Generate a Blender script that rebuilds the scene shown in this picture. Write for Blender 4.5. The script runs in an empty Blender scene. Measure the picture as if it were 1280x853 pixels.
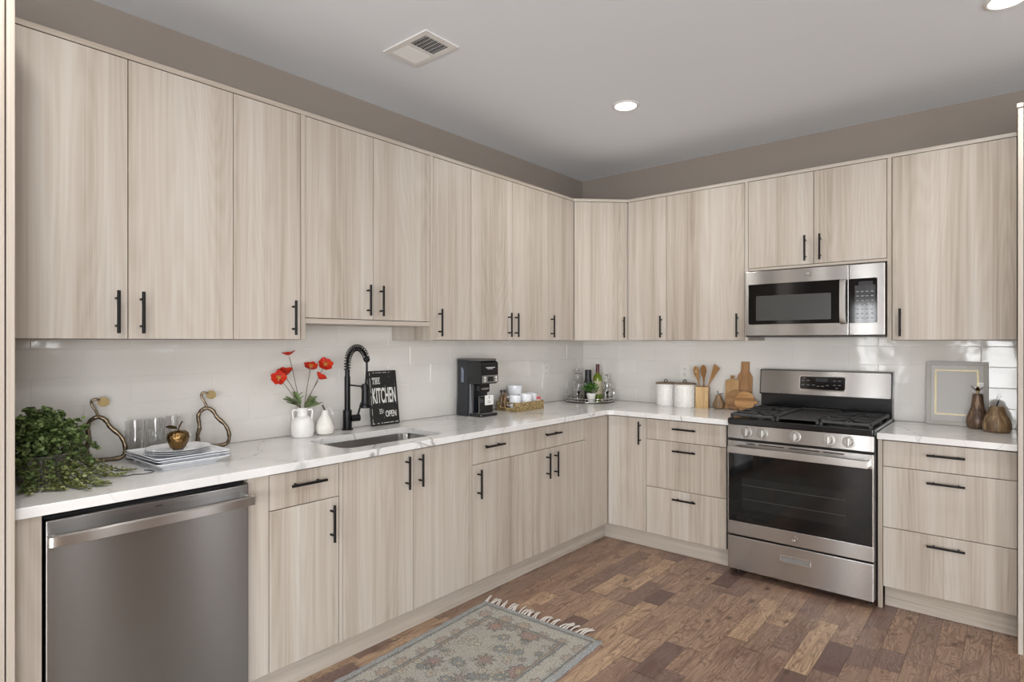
import bpy, bmesh, math, random
from mathutils import Vector, Matrix, Quaternion
from math import sin, cos, pi, radians as R

SC = bpy.context.scene
COL = SC.collection

# ------------------------------------------------------------------ camera, world, lights, exposure
cam_data = bpy.data.cameras.new('camera')
cam = bpy.data.objects.new('camera', cam_data)
COL.objects.link(cam)
cam.location = (2.8006, -4.2325, 1.3879)
cam.rotation_euler = (pi / 2, 0, 0.7026)
cam_data.sensor_width = 36.0
cam_data.lens = 741.607 / 1280 * 36.0
cam_data.shift_y = 1.06 / 1280
cam_data.clip_start = 0.05
SC.camera = cam

world = bpy.data.worlds.new('daylight')
SC.world = world
world.use_nodes = True
bgn = world.node_tree.nodes['Background']
bgn.inputs[0].default_value = (0.86, 0.93, 1.0, 1)
bgn.inputs[1].default_value = 1.2

SC.view_settings.view_transform = 'Standard'
SC.view_settings.look = 'None'
SC.view_settings.gamma = 1.0
SC.view_settings.use_curve_mapping = False
SC.view_settings.exposure = -0.10


def area(name, loc, rot, sx, sy, power, color=(1, 1, 1), spread=180):
    d = bpy.data.lights.new(name, 'AREA')
    d.shape = 'RECTANGLE'
    d.size = sx
    d.size_y = sy
    d.energy = power
    d.color = color
    d.spread = R(spread)
    o = bpy.data.objects.new(name, d)
    COL.objects.link(o)
    o.location = loc
    o.rotation_euler = rot
    return o


# daylight at windows behind and right, plus unseen windows added for light
DAY = (0.967, 0.984, 1.0)
area('window_daylight', (2.88, -8.06, 1.10), (pi / 2, 0, 0), 1.2, 2.0, 125, DAY)
area('window_daylight', (4.55, -8.06, 1.10), (pi / 2, 0, 0), 1.2, 2.0, 105, DAY)  # unseen window, added to spread the light clear of the tile reflections
area('window_daylight', (0.90, -8.06, 1.35), (pi / 2, 0, 0), 0.36, 1.4, 26, DAY)
area('window_daylight', (5.66, -1.225, 1.86), (pi / 2, 0, pi / 2), 0.36, 0.80, 22, DAY)
area('window_daylight', (5.66, -2.55, 1.86), (pi / 2, 0, pi / 2), 0.24, 0.80, 18, DAY)  # narrow unseen window, added to streak the dishwasher steel
area('window_daylight', (5.66, -5.7, 1.12), (pi / 2, 0, pi / 2), 1.9, 2.0, 150, DAY)  # unseen glass door, added to light the low cabinet fronts


# ------------------------------------------------------------------ helpers
def finish(me, angle=35):
    for p in me.polygons:
        p.use_smooth = True
    me.set_sharp_from_angle(angle=R(angle))


def obj(name, bm, mat, parent=None, loc=None, rot=None, angle=35):
    me = bpy.data.meshes.new(name)
    bmesh.ops.recalc_face_normals(bm, faces=bm.faces[:])
    bm.to_mesh(me)
    bm.free()
    mats = mat if isinstance(mat, (list, tuple)) else [mat]
    for m in mats:
        me.materials.append(m)
    finish(me, angle)
    o = bpy.data.objects.new(name, me)
    COL.objects.link(o)
    if angle < 60:
        wn = o.modifiers.new('normals', 'WEIGHTED_NORMAL')
        wn.keep_sharp = True
        wn.weight = 100
    if parent is not None:
        o.parent = parent
    if loc is not None:
        o.location = loc
    if rot is not None:
        o.rotation_euler = rot
    return o


def tag(o, label, cat, group=None):
    o['label'] = label
    o['category'] = cat
    if group:
        o['group'] = group
    return o


def thing(name, label, cat, loc=(0, 0, 0), rz=0.0, group=None):
    o = bpy.data.objects.new(name, None)
    o.empty_display_size = 0.05
    COL.objects.link(o)
    o.location = loc
    o.rotation_euler = (0, 0, rz)
    return tag(o, label, cat, group)


def struct(name, bm, mat, **k):
    o = obj(name, bm, mat, **k)
    o['kind'] = 'structure'
    return o


def dup(root, loc, rz=0.0, label=None, group=None, scale=None):
    r = root.copy()
    COL.objects.link(r)
    r.location = loc
    r.rotation_euler = (0, 0, rz)
    if scale:
        r.scale = (scale,) * 3 if not isinstance(scale, tuple) else scale
    if label:
        r['label'] = label
    if group:
        r['group'] = group
    for ch in list(root.children):
        c = ch.copy()
        COL.objects.link(c)
        c.parent = r
        for g in list(ch.children):
            d = g.copy()
            COL.objects.link(d)
            d.parent = c
    return r


def BM():
    return bmesh.new()


def add(bm, src, M=None, mi=None):
    """merge bmesh src into bm"""
    vm = {}
    for v in src.verts:
        vm[v] = bm.verts.new(M @ v.co if M else v.co)
    for f in src.faces:
        try:
            nf = bm.faces.new([vm[v] for v in f.verts])
            nf.material_index = f.material_index if mi is None else mi
        except ValueError:
            pass
    src.free()
    return bm


def box(bm, x0, x1, y0, y1, z0, z1, bev=0.0, seg=2, M=None, mi=0):
    b = BM()
    vs = [b.verts.new((x, y, z)) for x in (x0, x1) for y in (y0, y1) for z in (z0, z1)]
    for f in ((0, 1, 3, 2), (4, 6, 7, 5), (0, 4, 5, 1), (2, 3, 7, 6), (0, 2, 6, 4), (1, 5, 7, 3)):
        b.faces.new([vs[i] for i in f])
    bmesh.ops.recalc_face_normals(b, faces=b.faces[:])
    if bev > 0:
        bmesh.ops.bevel(b, geom=b.edges[:], offset=bev, segments=seg, profile=0.5, affect='EDGES')
    return add(bm, b, M, mi)


def rbox(bm, x0, x1, y0, y1, z0, z1, rad, bev=0.0, axis='z', n=6, M=None, mi=0):
    """box with rounded corners in the plane normal to axis"""
    if axis == 'z':
        a0, a1, b0, b1, c0, c1 = x0, x1, y0, y1, z0, z1
        f = lambda a, b, c: (a, b, c)
    elif axis == 'y':
        a0, a1, b0, b1, c0, c1 = x0, x1, z0, z1, y0, y1
        f = lambda a, b, c: (a, c, b)
    else:
        a0, a1, b0, b1, c0, c1 = y0, y1, z0, z1, x0, x1
        f = lambda a, b, c: (c, a, b)
    pts = rrect(a0, a1, b0, b1, rad, n)
    return prism(bm, [f(a, b, c0) for a, b in pts], Vector(f(0, 0, 1)) * (c1 - c0), bev, M, mi)


def rrect(a0, a1, b0, b1, rad, n=6):
    pts = []
    for cx, cy, s in ((a1 - rad, b1 - rad, 0), (a0 + rad, b1 - rad, pi / 2), (a0 + rad, b0 + rad, pi), (a1 - rad, b0 + rad, 1.5 * pi)):
        for i in range(n + 1):
            t = s + pi / 2 * i / n
            pts.append((cx + rad * cos(t), cy + rad * sin(t)))
    return pts


def prism(bm, pts, ext, bev=0.0, M=None, mi=0):
    b = BM()
    bot = [b.verts.new(p) for p in pts]
    top = [b.verts.new(Vector(p) + ext) for p in pts]
    n = len(pts)
    b.faces.new(bot)
    b.faces.new(top)
    for i in range(n):
        b.faces.new([bot[i], bot[(i + 1) % n], top[(i + 1) % n], top[i]])
    bmesh.ops.recalc_face_normals(b, faces=b.faces[:])
    if bev > 0:
        es = [e for e in b.edges if (e.verts[0] in bot) == (e.verts[1] in bot)]
        bmesh.ops.bevel(b, geom=es, offset=bev, segments=2, profile=0.5, affect='EDGES')
    return add(bm, b, M, mi)


def lathe(bm, prof, n=32, M=None, mi=0, cap=True):
    """prof: list of (r, z)"""
    b = BM()
    rings = []
    for r, z in prof:
        if r < 1e-5:
            rings.append([b.verts.new((0, 0, z))])
        else:
            rings.append([b.verts.new((r * cos(2 * pi * i / n), r * sin(2 * pi * i / n), z)) for i in range(n)])
    for a, c in zip(rings, rings[1:]):
        for i in range(n):
            j = (i + 1) % n
            if len(a) == 1 and len(c) == 1:
                continue
            if len(a) == 1:
                b.faces.new([a[0], c[i], c[j]])
            elif len(c) == 1:
                b.faces.new([a[i], a[j], c[0]])
            else:
                b.faces.new([a[i], a[j], c[j], c[i]])
    if cap:
        for rg in (rings[0], rings[-1]):
            if len(rg) > 1:
                b.faces.new(rg)
    return add(bm, b, M, mi)


def tube(bm, path, rad, n=10, closed=False, M=None, mi=0, cap=True):
    b = BM()
    P = [Vector(p) for p in path]
    m = len(P)
    rads = rad if isinstance(rad, (list, tuple)) else [rad] * m
    T = []
    for i in range(m):
        if closed:
            t = P[(i + 1) % m] - P[i - 1]
        else:
            t = P[min(i + 1, m - 1)] - P[max(i - 1, 0)]
        T.append(t.normalized())
    up = Vector((0, 0, 1)) if abs(T[0].z) < 0.9 else Vector((1, 0, 0))
    N = (up - T[0] * up.dot(T[0])).normalized()
    rings = []
    for i in range(m):
        N = (N - T[i] * N.dot(T[i])).normalized()
        Bn = T[i].cross(N)
        rings.append([b.verts.new(P[i] + (N * cos(2 * pi * k / n) + Bn * sin(2 * pi * k / n)) * rads[i]) for k in range(n)])
    pairs = list(zip(rings, rings[1:]))
    if closed:
        pairs.append((rings[-1], rings[0]))
    for a, c in pairs:
        for k in range(n):
            b.faces.new([a[k], a[(k + 1) % n], c[(k + 1) % n], c[k]])
    if cap and not closed:
        b.faces.new(rings[0])
        b.faces.new(rings[-1])
    return add(bm, b, M, mi)


def catmull(pts, n=8, closed=False):
    P = [Vector(p) for p in pts]
    m = len(P)
    out = []
    rng = range(m) if closed else range(m - 1)
    for i in rng:
        if closed:
            a, b, c, d = P[i - 1], P[i], P[(i + 1) % m], P[(i + 2) % m]
        else:
            a, b, c, d = P[max(i - 1, 0)], P[i], P[i + 1], P[min(i + 2, m - 1)]
        for k in range(n):
            t = k / n
            out.append(0.5 * ((2 * b) + (c - a) * t + (2 * a - 5 * b + 4 * c - d) * t * t + (3 * b - a - 3 * c + d) * t ** 3))
    if not closed:
        out.append(P[-1])
    return out


def cyl(bm, p0, p1, r, n=16, M=None, mi=0, r1=None):
    return tube(bm, [p0, p1], [r, r if r1 is None else r1], n, M=M, mi=mi)


def ball(bm, c, r, seg=16, ring=10, sc=(1, 1, 1), M=None, mi=0):
    b = BM()
    bmesh.ops.create_uvsphere(b, u_segments=seg, v_segments=ring, radius=1)
    for v in b.verts:
        v.co = Vector((c[0] + v.co.x * r * sc[0], c[1] + v.co.y * r * sc[1], c[2] + v.co.z * r * sc[2]))
    return add(bm, b, M, mi)


def text_bm(txt, size, depth=0.0006, offset=0.0, sx=1.0, sy=1.0, align='LEFT'):
    """lettering as geometry lying in the local XZ plane, facing -Y"""
    cu = bpy.data.curves.new('lettering', 'FONT')
    cu.body = txt
    cu.size = size
    cu.extrude = depth
    cu.offset = offset
    cu.align_x = align
    o = bpy.data.objects.new('lettering', cu)
    COL.objects.link(o)
    bpy.context.view_layer.update()
    dg = bpy.context.evaluated_depsgraph_get()
    me = bpy.data.meshes.new_from_object(o.evaluated_get(dg))
    bpy.data.objects.remove(o)
    b = BM()
    b.from_mesh(me)
    bpy.data.meshes.remove(me)
    for v in b.verts:
        v.co = Vector((v.co.x * sx, -v.co.z, v.co.y * sy))
    return b


def Tm(x=0, y=0, z=0, rz=0, rx=0, ry=0):
    return Matrix.Translation((x, y, z)) @ Matrix.Rotation(rz, 4, 'Z') @ Matrix.Rotation(ry, 4, 'Y') @ Matrix.Rotation(rx, 4, 'X')


# ------------------------------------------------------------------ materials
def newmat(name):
    m = bpy.data.materials.new(name)
    m.use_nodes = True
    nt = m.node_tree
    return m, nt, nt.nodes['Principled BSDF']


def s2l(c):
    f = lambda v: v / 12.92 if v <= 0.04045 else ((v + 0.055) / 1.055) ** 2.4
    return tuple(f(v / 255) for v in c) + (1,)


def flat(name, rgb, rough=0.5, metal=0.0, **k):
    m, nt, b = newmat(name)
    b.inputs['Base Color'].default_value = s2l(rgb)
    b.inputs['Roughness'].default_value = rough
    b.inputs['Metallic'].default_value = metal
    for kk, v in k.items():
        b.inputs[kk.replace('_', ' ')].default_value = v
    return m


class NT:
    """tiny node-building shorthand"""
    def __init__(s, nt):
        s.nt = nt

    def n(s, t, **k):
        nd = s.nt.nodes.new(t)
        for a, v in k.items():
            setattr(nd, a, v)
        return nd

    def put(s, sock, v):
        if hasattr(v, 'is_linked') or hasattr(v, 'links'):
            s.nt.links.new(v, sock)
        else:
            sock.default_value = v

    def math(s, op, a, b=0.0, c=None):
        nd = s.n('ShaderNodeMath', operation=op)
        s.put(nd.inputs[0], a)
        s.put(nd.inputs[1], b)
        if c is not None:
            s.put(nd.inputs[2], c)
        return nd.outputs[0]

    def vmath(s, op, a, b):
        nd = s.n('ShaderNodeVectorMath', operation=op)
        s.put(nd.inputs[0], a)
        s.put(nd.inputs[1], b)
        return nd.outputs[0]

    def noise(s, vec, scale=1.0, detail=3.0, rough=0.5, dist=0.0):
        nd = s.n('ShaderNodeTexNoise')
        s.put(nd.inputs['Vector'], vec)
        s.put(nd.inputs['Scale'], scale)
        nd.inputs['Detail'].default_value = detail
        nd.inputs['Roughness'].default_value = rough
        nd.inputs['Distortion'].default_value = dist
        return nd.outputs['Fac']

    def ramp(s, fac, stops, interp='LINEAR'):
        nd = s.n('ShaderNodeValToRGB')
        cr = nd.color_ramp
        cr.interpolation = interp
        while len(cr.elements) < len(stops):
            cr.elements.new(0.5)
        for e, (p, c) in zip(cr.elements, stops):
            e.position = p
            e.color = c if len(c) == 4 else tuple(c) + (1,)
        s.put(nd.inputs[0], fac)
        return nd.outputs[0]

    def mix(s, fac, a, b, mode='MIX'):
        nd = s.n('ShaderNodeMix', data_type='RGBA', blend_type=mode)
        s.put(nd.inputs[0], fac)
        s.put(nd.inputs[6], a)
        s.put(nd.inputs[7], b)
        return nd.outputs[2]

    def obj(s):
        return s.n('ShaderNodeTexCoord').outputs['Object']

    def rnd(s):
        return s.n('ShaderNodeObjectInfo').outputs['Random']

    def mapping(s, vec, scale=(1, 1, 1), loc=(0, 0, 0), rot=(0, 0, 0)):
        nd = s.n('ShaderNodeMapping')
        s.put(nd.inputs['Vector'], vec)
        s.put(nd.inputs['Location'], loc)
        s.put(nd.inputs['Rotation'], rot)
        s.put(nd.inputs['Scale'], scale)
        return nd.outputs[0]

    def bump(s, h, strength, dist, bsdf):
        nd = s.n('ShaderNodeBump')
        nd.inputs['Strength'].default_value = strength
        nd.inputs['Distance'].default_value = dist
        s.put(nd.inputs['Height'], h)
        s.nt.links.new(nd.outputs[0], bsdf.inputs['Normal'])


G = lambda v: (v, v, v, 1)


def laminate(name, axis='z', tint=1.0):
    m, nt, b = newmat(name)
    N = NT(nt)
    co = N.obj()
    r = N.math('MULTIPLY', N.rnd(), 37.0)
    cb = N.n('ShaderNodeCombineXYZ')
    nt.links.new(r, cb.inputs[0])
    nt.links.new(r, cb.inputs[1])
    nt.links.new(r, cb.inputs[2])
    v = N.vmath('ADD', co, cb.outputs[0])
    S = (lambda a, l: (a, a, l)) if axis == 'z' else (lambda a, l: (l, l, a))
    broad = N.noise(N.mapping(v, S(8, 0.32)), 1.0, 2.0, 0.5, 0.2)
    mid = N.noise(N.mapping(v, S(36, 0.55)), 1.0, 4.0, 0.6, 0.35)
    fine = N.noise(N.mapping(v, S(150, 1.8)), 1.0, 3.0, 0.6)
    # cathedral figure: contour lines of a stretched noise
    cath = N.noise(N.mapping(v, S(6, 0.40)), 1.0, 1.0, 0.5, 0.1)
    rings = N.math('SINE', N.math('MULTIPLY', cath, 150.0))
    rings = N.math('MULTIPLY_ADD', rings, 0.5, 0.5)
    t = N.math('MULTIPLY', broad, 0.44)
    t = N.math('MULTIPLY_ADD', mid, 0.34, t)
    t = N.math('MULTIPLY_ADD', fine, 0.18, t)
    t = N.math('MULTIPLY_ADD', rings, 0.04, t)
    k = tint
    c = lambda rgb: s2l([q * k for q in rgb])
    col = N.ramp(t, [(0.34, c((154, 141, 128))), (0.44, c((174, 163, 150))), (0.52, c((185, 175, 164))), (0.64, c((197, 190, 181)))])
    nt.links.new(col, b.inputs['Base Color'])
    b.inputs['Roughness'].default_value = 0.42
    b.inputs['Specular IOR Level'].default_value = 0.35
    N.bump(fine, 0.05, 0.001, b)
    return m


def steel(name, rgb=(190, 187, 184), rough=0.23, axis='x', wav=0.15):
    m, nt, b = newmat(name)
    N = NT(nt)
    co = N.obj()
    b.inputs['Roughness'].default_value = rough
    b.inputs['Base Color'].default_value = s2l(rgb)
    b.inputs['Metallic'].default_value = 1.0
    b.inputs['Anisotropic'].default_value = 1.0
    b.inputs['Anisotropic Rotation'].default_value = 0.25
    tg = N.n('ShaderNodeTangent', direction_type='RADIAL', axis='Z')
    nt.links.new(tg.outputs[0], b.inputs['Tangent'])
    wv = N.noise(N.mapping(co, (2.2, 2.2, 2.2)), 1.0, 1.0)
    N.bump(wv, wav, 0.004, b)
    return m


def wood(name, c1, c2, c3, axis='z', sc=30, rough=0.45):
    m, nt, b = newmat(name)
    N = NT(nt)
    co = N.obj()
    r = N.math('MULTIPLY', N.rnd(), 11.0)
    cb = N.n('ShaderNodeCombineXYZ')
    for i in range(3):
        nt.links.new(r, cb.inputs[i])
    v = N.vmath('ADD', co, cb.outputs[0])
    S = {'z': (sc, sc, sc * 0.06), 'x': (sc * 0.06, sc, sc), 'y': (sc, sc * 0.06, sc)}[axis]
    a = N.noise(N.mapping(v, S), 1.0, 4.0, 0.6, 0.8)
    col = N.ramp(a, [(0.32, s2l(c1)), (0.5, s2l(c2)), (0.68, s2l(c3))])
    nt.links.new(col, b.inputs['Base Color'])
    b.inputs['Roughness'].default_value = rough
    return m


M_LAM = laminate('pale_wood_laminate')
M_LAMH = laminate('pale_wood_laminate_horizontal', 'x')
M_BLACK = flat('matte_black_metal', (22, 21, 21), 0.42, 0.6)
M_FAUCET = flat('black_faucet_metal', (20, 20, 22), 0.35, 0.5)
M_GAP = flat('door_gap_shade', (40, 35, 30), 0.8)  # shade in the door gaps, put into the colour
M_STEEL = steel('brushed_steel')
M_STEELD = steel('dishwasher_steel', (164, 163, 162), 0.265, 'x', 0.2)
M_STEELV = steel('handle_steel', (204, 201, 197), 0.28, 'x', 0.15)
M_SINK = steel('sink_steel', (165, 163, 160), 0.3, 'y', 0.1)
M_KNOB_ST = flat('knob_steel', (160, 157, 152), 0.34, 1.0)
M_CHROME = flat('chrome', (215, 213, 210), 0.1, 1.0)
M_BLKGLASS = flat('black_glass', (10, 10, 11), 0.06, 0.0, Specular_IOR_Level=0.6)
M_ENAMEL = flat('black_enamel', (14, 14, 15), 0.18)
M_IRON = flat('cast_iron', (50, 50, 50), 0.42)
M_GRIDDLE = flat('griddle_iron', (48, 48, 48), 0.5)
M_DARK = flat('dark_plastic', (26, 26, 28), 0.4)
M_SIDE = flat('appliance_side_paint', (58, 56, 55), 0.45)
M_WINDOWG = flat('oven_window_glass', (24, 24, 24), 0.07, 0.0, Specular_IOR_Level=0.6)
M_MWWIN = flat('microwave_window', (66, 66, 65), 0.22)
M_WHITE = flat('white_plastic', (226, 224, 218), 0.4)
M_PORC = flat('white_porcelain', (236, 238, 242), 0.12)
M_CERAMIC = flat('white_ceramic', (232, 230, 226), 0.3)
M_GREYPLASTIC = flat('grey_plastic', (120, 118, 115), 0.4)
M_SILVER = flat('silver_plastic', (150, 148, 144), 0.3, 0.6)
M_MARK = flat('pale_print', (205, 205, 205), 0.5)
M_MARKDIM = flat('dim_print', (120, 120, 122), 0.5)


def glassmat(name, col=(1, 1, 1, 1), rough=0.0):
    m, nt, b = newmat(name)
    b.inputs['Base Color'].default_value = col
    b.inputs['Transmission Weight'].default_value = 1.0
    b.inputs['Roughness'].default_value = rough
    b.inputs['IOR'].default_value = 1.45
    return m


M_GLASS = glassmat('clear_glass')
M_GREENGLASS = glassmat('green_glass', s2l((120, 150, 30)))


def tilemat():
    m, nt, b = newmat('glossy_tile')
    N = NT(nt)
    co = N.obj()
    b.inputs['Base Color'].default_value = s2l((224, 221, 215))
    b.inputs['Roughness'].default_value = 0.09
    b.inputs['Specular IOR Level'].default_value = 0.55
    w = N.noise(N.mapping(co, (7, 7, 9)), 1.0, 1.5)
    N.bump(w, 0.6, 0.005, b)
    return m


M_TILE = tilemat()
M_GROUT = flat('grout', (222, 220, 215), 0.8)


def quartz():
    m, nt, b = newmat('white_quartz')
    N = NT(nt)
    g = N.n('ShaderNodeNewGeometry').outputs['Position']
    warp = N.n('ShaderNodeTexNoise')
    nt.links.new(g, warp.inputs['Vector'])
    warp.inputs['Scale'].default_value = 2.2
    warp.inputs['Detail'].default_value = 4
    v = N.vmath('ADD', g, N.vmath('MULTIPLY', N.vmath('SUBTRACT', warp.outputs['Color'], (0.5, 0.5, 0.5)), (0.5, 0.5, 0.5)))

    def vein(scale, width, seed):
        vo = N.n('ShaderNodeTexVoronoi', feature='DISTANCE_TO_EDGE')
        nt.links.new(N.mapping(v, (1, 0.75, 1), (seed, seed * 0.7, 0)), vo.inputs['Vector'])
        vo.inputs['Scale'].default_value = scale
        return N.ramp(vo.outputs['Distance'], [(0.0, G(1)), (width, G(0.0))])
    v1 = vein(1.9, 0.012, 1.3)
    v2 = vein(3.4, 0.010, 5.1)
    br = N.ramp(N.noise(g, 3.0, 2.0), [(0.42, G(0)), (0.62, G(1))])
    f = N.math('MULTIPLY', v1, N.math('MULTIPLY_ADD', br, 0.5, 0.32))
    f2 = N.math('MULTIPLY', v2, N.math('MULTIPLY_ADD', br, 0.35, 0.12))
    f = N.math('MAXIMUM', f, f2)
    cloud = N.noise(g, 5.0, 4.0)
    base = N.ramp(cloud, [(0.3, s2l((216, 214, 211))), (0.7, s2l((230, 229, 227)))])
    nt.links.new(N.mix(f, base, s2l((128, 126, 124))), b.inputs['Base Color'])
    b.inputs['Roughness'].default_value = 0.13
    b.inputs['Specular IOR Level'].default_value = 0.5
    return m


M_QUARTZ = quartz()


def floormat():
    m, nt, b = newmat('plank_floor')
    N = NT(nt)
    g = N.n('ShaderNodeNewGeometry').outputs['Position']
    sp = N.n('ShaderNodeSeparateXYZ')
    nt.links.new(g, sp.inputs[0])
    x, y = sp.outputs[0], sp.outputs[1]
    wpl = 0.096
    cx = N.math('DIVIDE', N.math('ADD', x, 20.03), wpl)
    col = N.math('FLOOR', cx)
    fx = N.math('FRACT', cx)
    wn = N.n('ShaderNodeTexWhiteNoise', noise_dimensions='1D')
    nt.links.new(col, wn.inputs['W'])
    u = N.math('ADD', N.math('DIVIDE', y, 0.34), N.math('MULTIPLY', wn.outputs[0], 17.0))
    wob = N.math('SINE', N.math('MULTIPLY_ADD', u, 2.1, N.math('MULTIPLY', wn.outputs[0], 40.0)))
    u = N.math('MULTIPLY_ADD', wob, 0.36, u)
    row = N.math('FLOOR', u)
    fu = N.math('FRACT', u)
    wn2 = N.n('ShaderNodeTexWhiteNoise', noise_dimensions='2D')
    cb = N.n('ShaderNodeCombineXYZ')
    nt.links.new(col, cb.inputs[0])
    nt.links.new(row, cb.inputs[1])
    nt.links.new(cb.outputs[0], wn2.inputs['Vector'])
    rc = wn2.outputs['Color']
    rv = wn2.outputs['Value']
    off = N.vmath('MULTIPLY', rc, (31.0, 17.0, 23.0))
    v = N.vmath('ADD', g, off)
    gr = N.noise(N.mapping(v, (95, 5.0, 1)), 1.0, 4.0, 0.6, 0.9)
    blot = N.noise(N.mapping(v, (10, 3.5, 1)), 1.0, 3.0, 0.6, 1.0)
    cont = N.noise(N.mapping(v, (13, 2.6, 1)), 1.0, 1.5, 0.5, 0.5)
    lines = N.math('MULTIPLY_ADD', N.math('SINE', N.math('MULTIPLY', cont, 130.0)), 0.5, 0.5)
    kn = N.n('ShaderNodeTexVoronoi')
    nt.links.new(N.mapping(v, (8, 4.2, 1)), kn.inputs['Vector'])
    kn.inputs['Scale'].default_value = 1.0
    knot = N.ramp(kn.outputs['Distance'], [(0.02, G(1)), (0.16, G(0))])
    tone = N.ramp(rv, [(0.0, s2l((102, 83, 78))), (0.08, s2l((118, 97, 90))), (0.18, s2l((148, 123, 107))), (0.5, s2l((166, 138, 116))), (0.74, s2l((158, 130, 110))), (0.82, s2l((132, 109, 101))), (0.9, s2l((180, 151, 123))), (1.0, s2l((192, 163, 134)))])
    t2 = N.mix(N.ramp(gr, [(0.36, G(0.45)), (0.58, G(0))]), tone, s2l((84, 56, 44)))
    t2 = N.mix(N.ramp(lines, [(0.62, G(0)), (0.95, G(0.42))]), t2, s2l((84, 58, 46)))
    t3 = N.mix(N.ramp(blot, [(0.52, G(0)), (0.74, G(0.7))]), t2, s2l((92, 64, 58)))
    t4 = N.mix(N.math('MULTIPLY', knot, 0.75), t3, s2l((48, 33, 28)))
    # seams between boards
    ex = N.math('MINIMUM', fx, N.math('SUBTRACT', 1.0, fx))
    eu = N.math('MINIMUM', fu, N.math('SUBTRACT', 1.0, fu))
    s1 = N.ramp(ex, [(0.0, G(1)), (0.020, G(0))])
    s2 = N.ramp(eu, [(0.0, G(1)), (0.006, G(0))])
    seam = N.math('MAXIMUM', s1, s2)
    t5 = N.mix(N.math('MULTIPLY', seam, 0.7), t4, s2l((45, 30, 24)))
    nt.links.new(t5, b.inputs['Base Color'])
    nt.links.new(N.ramp(gr, [(0.3, G(0.3)), (0.7, G(0.42))]), b.inputs['Roughness'])
    h = N.math('SUBTRACT', N.math('MULTIPLY', gr, 0.25), seam)
    N.bump(h, 0.25, 0.002, b)
    return m


M_FLOOR = floormat()
M_WALL = flat('greige_wall_paint', (150, 140, 131), 0.7)
M_CEIL = flat('ceiling_paint', (234, 239, 244), 0.85)
M_TRIMW = flat('white_trim_paint', (230, 229, 226), 0.5)

# ------------------------------------------------------------------ shared dimensions
CH = 0.914      # worktop height
UB, UT = 1.397, 2.4375
UD = 0.341      # upper door plane
BD = 0.625      # base door plane
OV = 0.647      # worktop front
DB = 0.115      # underside of base doors
ZC = 2.749      # ceiling
RX, RY = 5.6, -8.0

# ------------------------------------------------------------------ room shell
b = BM(); box(b, -0.1, RX + 0.1, RY - 0.1, 0.1, -0.06, 0.0)
struct('floor', b, M_FLOOR)
b = BM(); box(b, -0.1, RX + 0.1, RY - 0.1, 0.1, ZC, ZC + 0.06)
struct('ceiling', b, M_CEIL)
b = BM(); box(b, -0.1, 0.0, RY - 0.1, 0.1, 0, ZC)
struct('wall_left', b, M_WALL)
b = BM(); box(b, 0.0, RX + 0.1, 0.0, 0.1, 0, ZC)
struct('wall_back', b, M_WALL)


def wall_open(name, axis, pos, a0, a1, openings):
    """wall with rectangular openings (u0,u1,z0,z1)"""
    b = BM()
    us = sorted({a0, a1, *[o[0] for o in openings], *[o[1] for o in openings]})
    for u0, u1 in zip(us, us[1:]):
        hit = [o for o in openings if o[0] <= u0 + 1e-6 and o[1] >= u1 - 1e-6]
        segs = [(0, ZC)] if not hit else [(0, hit[0][2]), (hit[0][3], ZC)]
        for z0, z1 in segs:
            if axis == 'y':
                box(b, u0, u1, pos - 0.1, pos, z0, z1)
            else:
                box(b, pos, pos + 0.1, u0, u1, z0, z1)
    return struct(name, b, M_WALL)


W1 = [(0.7, 1.1, 0.62, 2.08), (2.25, 3.5, 0.08, 2.12), (3.93, 5.17, 0.08, 2.12)]  # last opening is added, only to spread the light
W2 = [(-6.7, -4.7, 0.08, 2.16), (-2.69, -2.41, 1.42, 2.3), (-1.45, -1.0, 1.42, 2.3)]  # first two openings are added, for low fill and a steel streak
wall_open('wall_behind', 'y', RY, 0.0, RX, W1)
wall_open('wall_right', 'x', RX, RY - 0.1, 0.0, W2)
k = 0
for (ax, ops) in (('y', W1), ('x', W2)):
    for (u0, u1, z0, z1) in ops:
        k += 1
        b = BM()
        t = 0.06
        um = (u0 + u1) / 2
        zm = (z0 + z1) / 2
        for (p, q, r, s) in ((u0, u1, z0, z0 + t), (u0, u1, z1 - t, z1), (u0, u0 + t, z0, z1), (u1 - t, u1, z0, z1), (um - 0.02, um + 0.02, z0, z1), (u0, u1, zm - 0.02, zm + 0.02)):
            if ax == 'y':
                box(b, p, q, RY + 0.005, RY + 0.05, r, s, 0.004)
            else:
                box(b, RX - 0.05, RX - 0.005, p, q, r, s, 0.004)
        struct('window_%d' % k, b, M_TRIMW)  # frames the added windows as well

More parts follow.
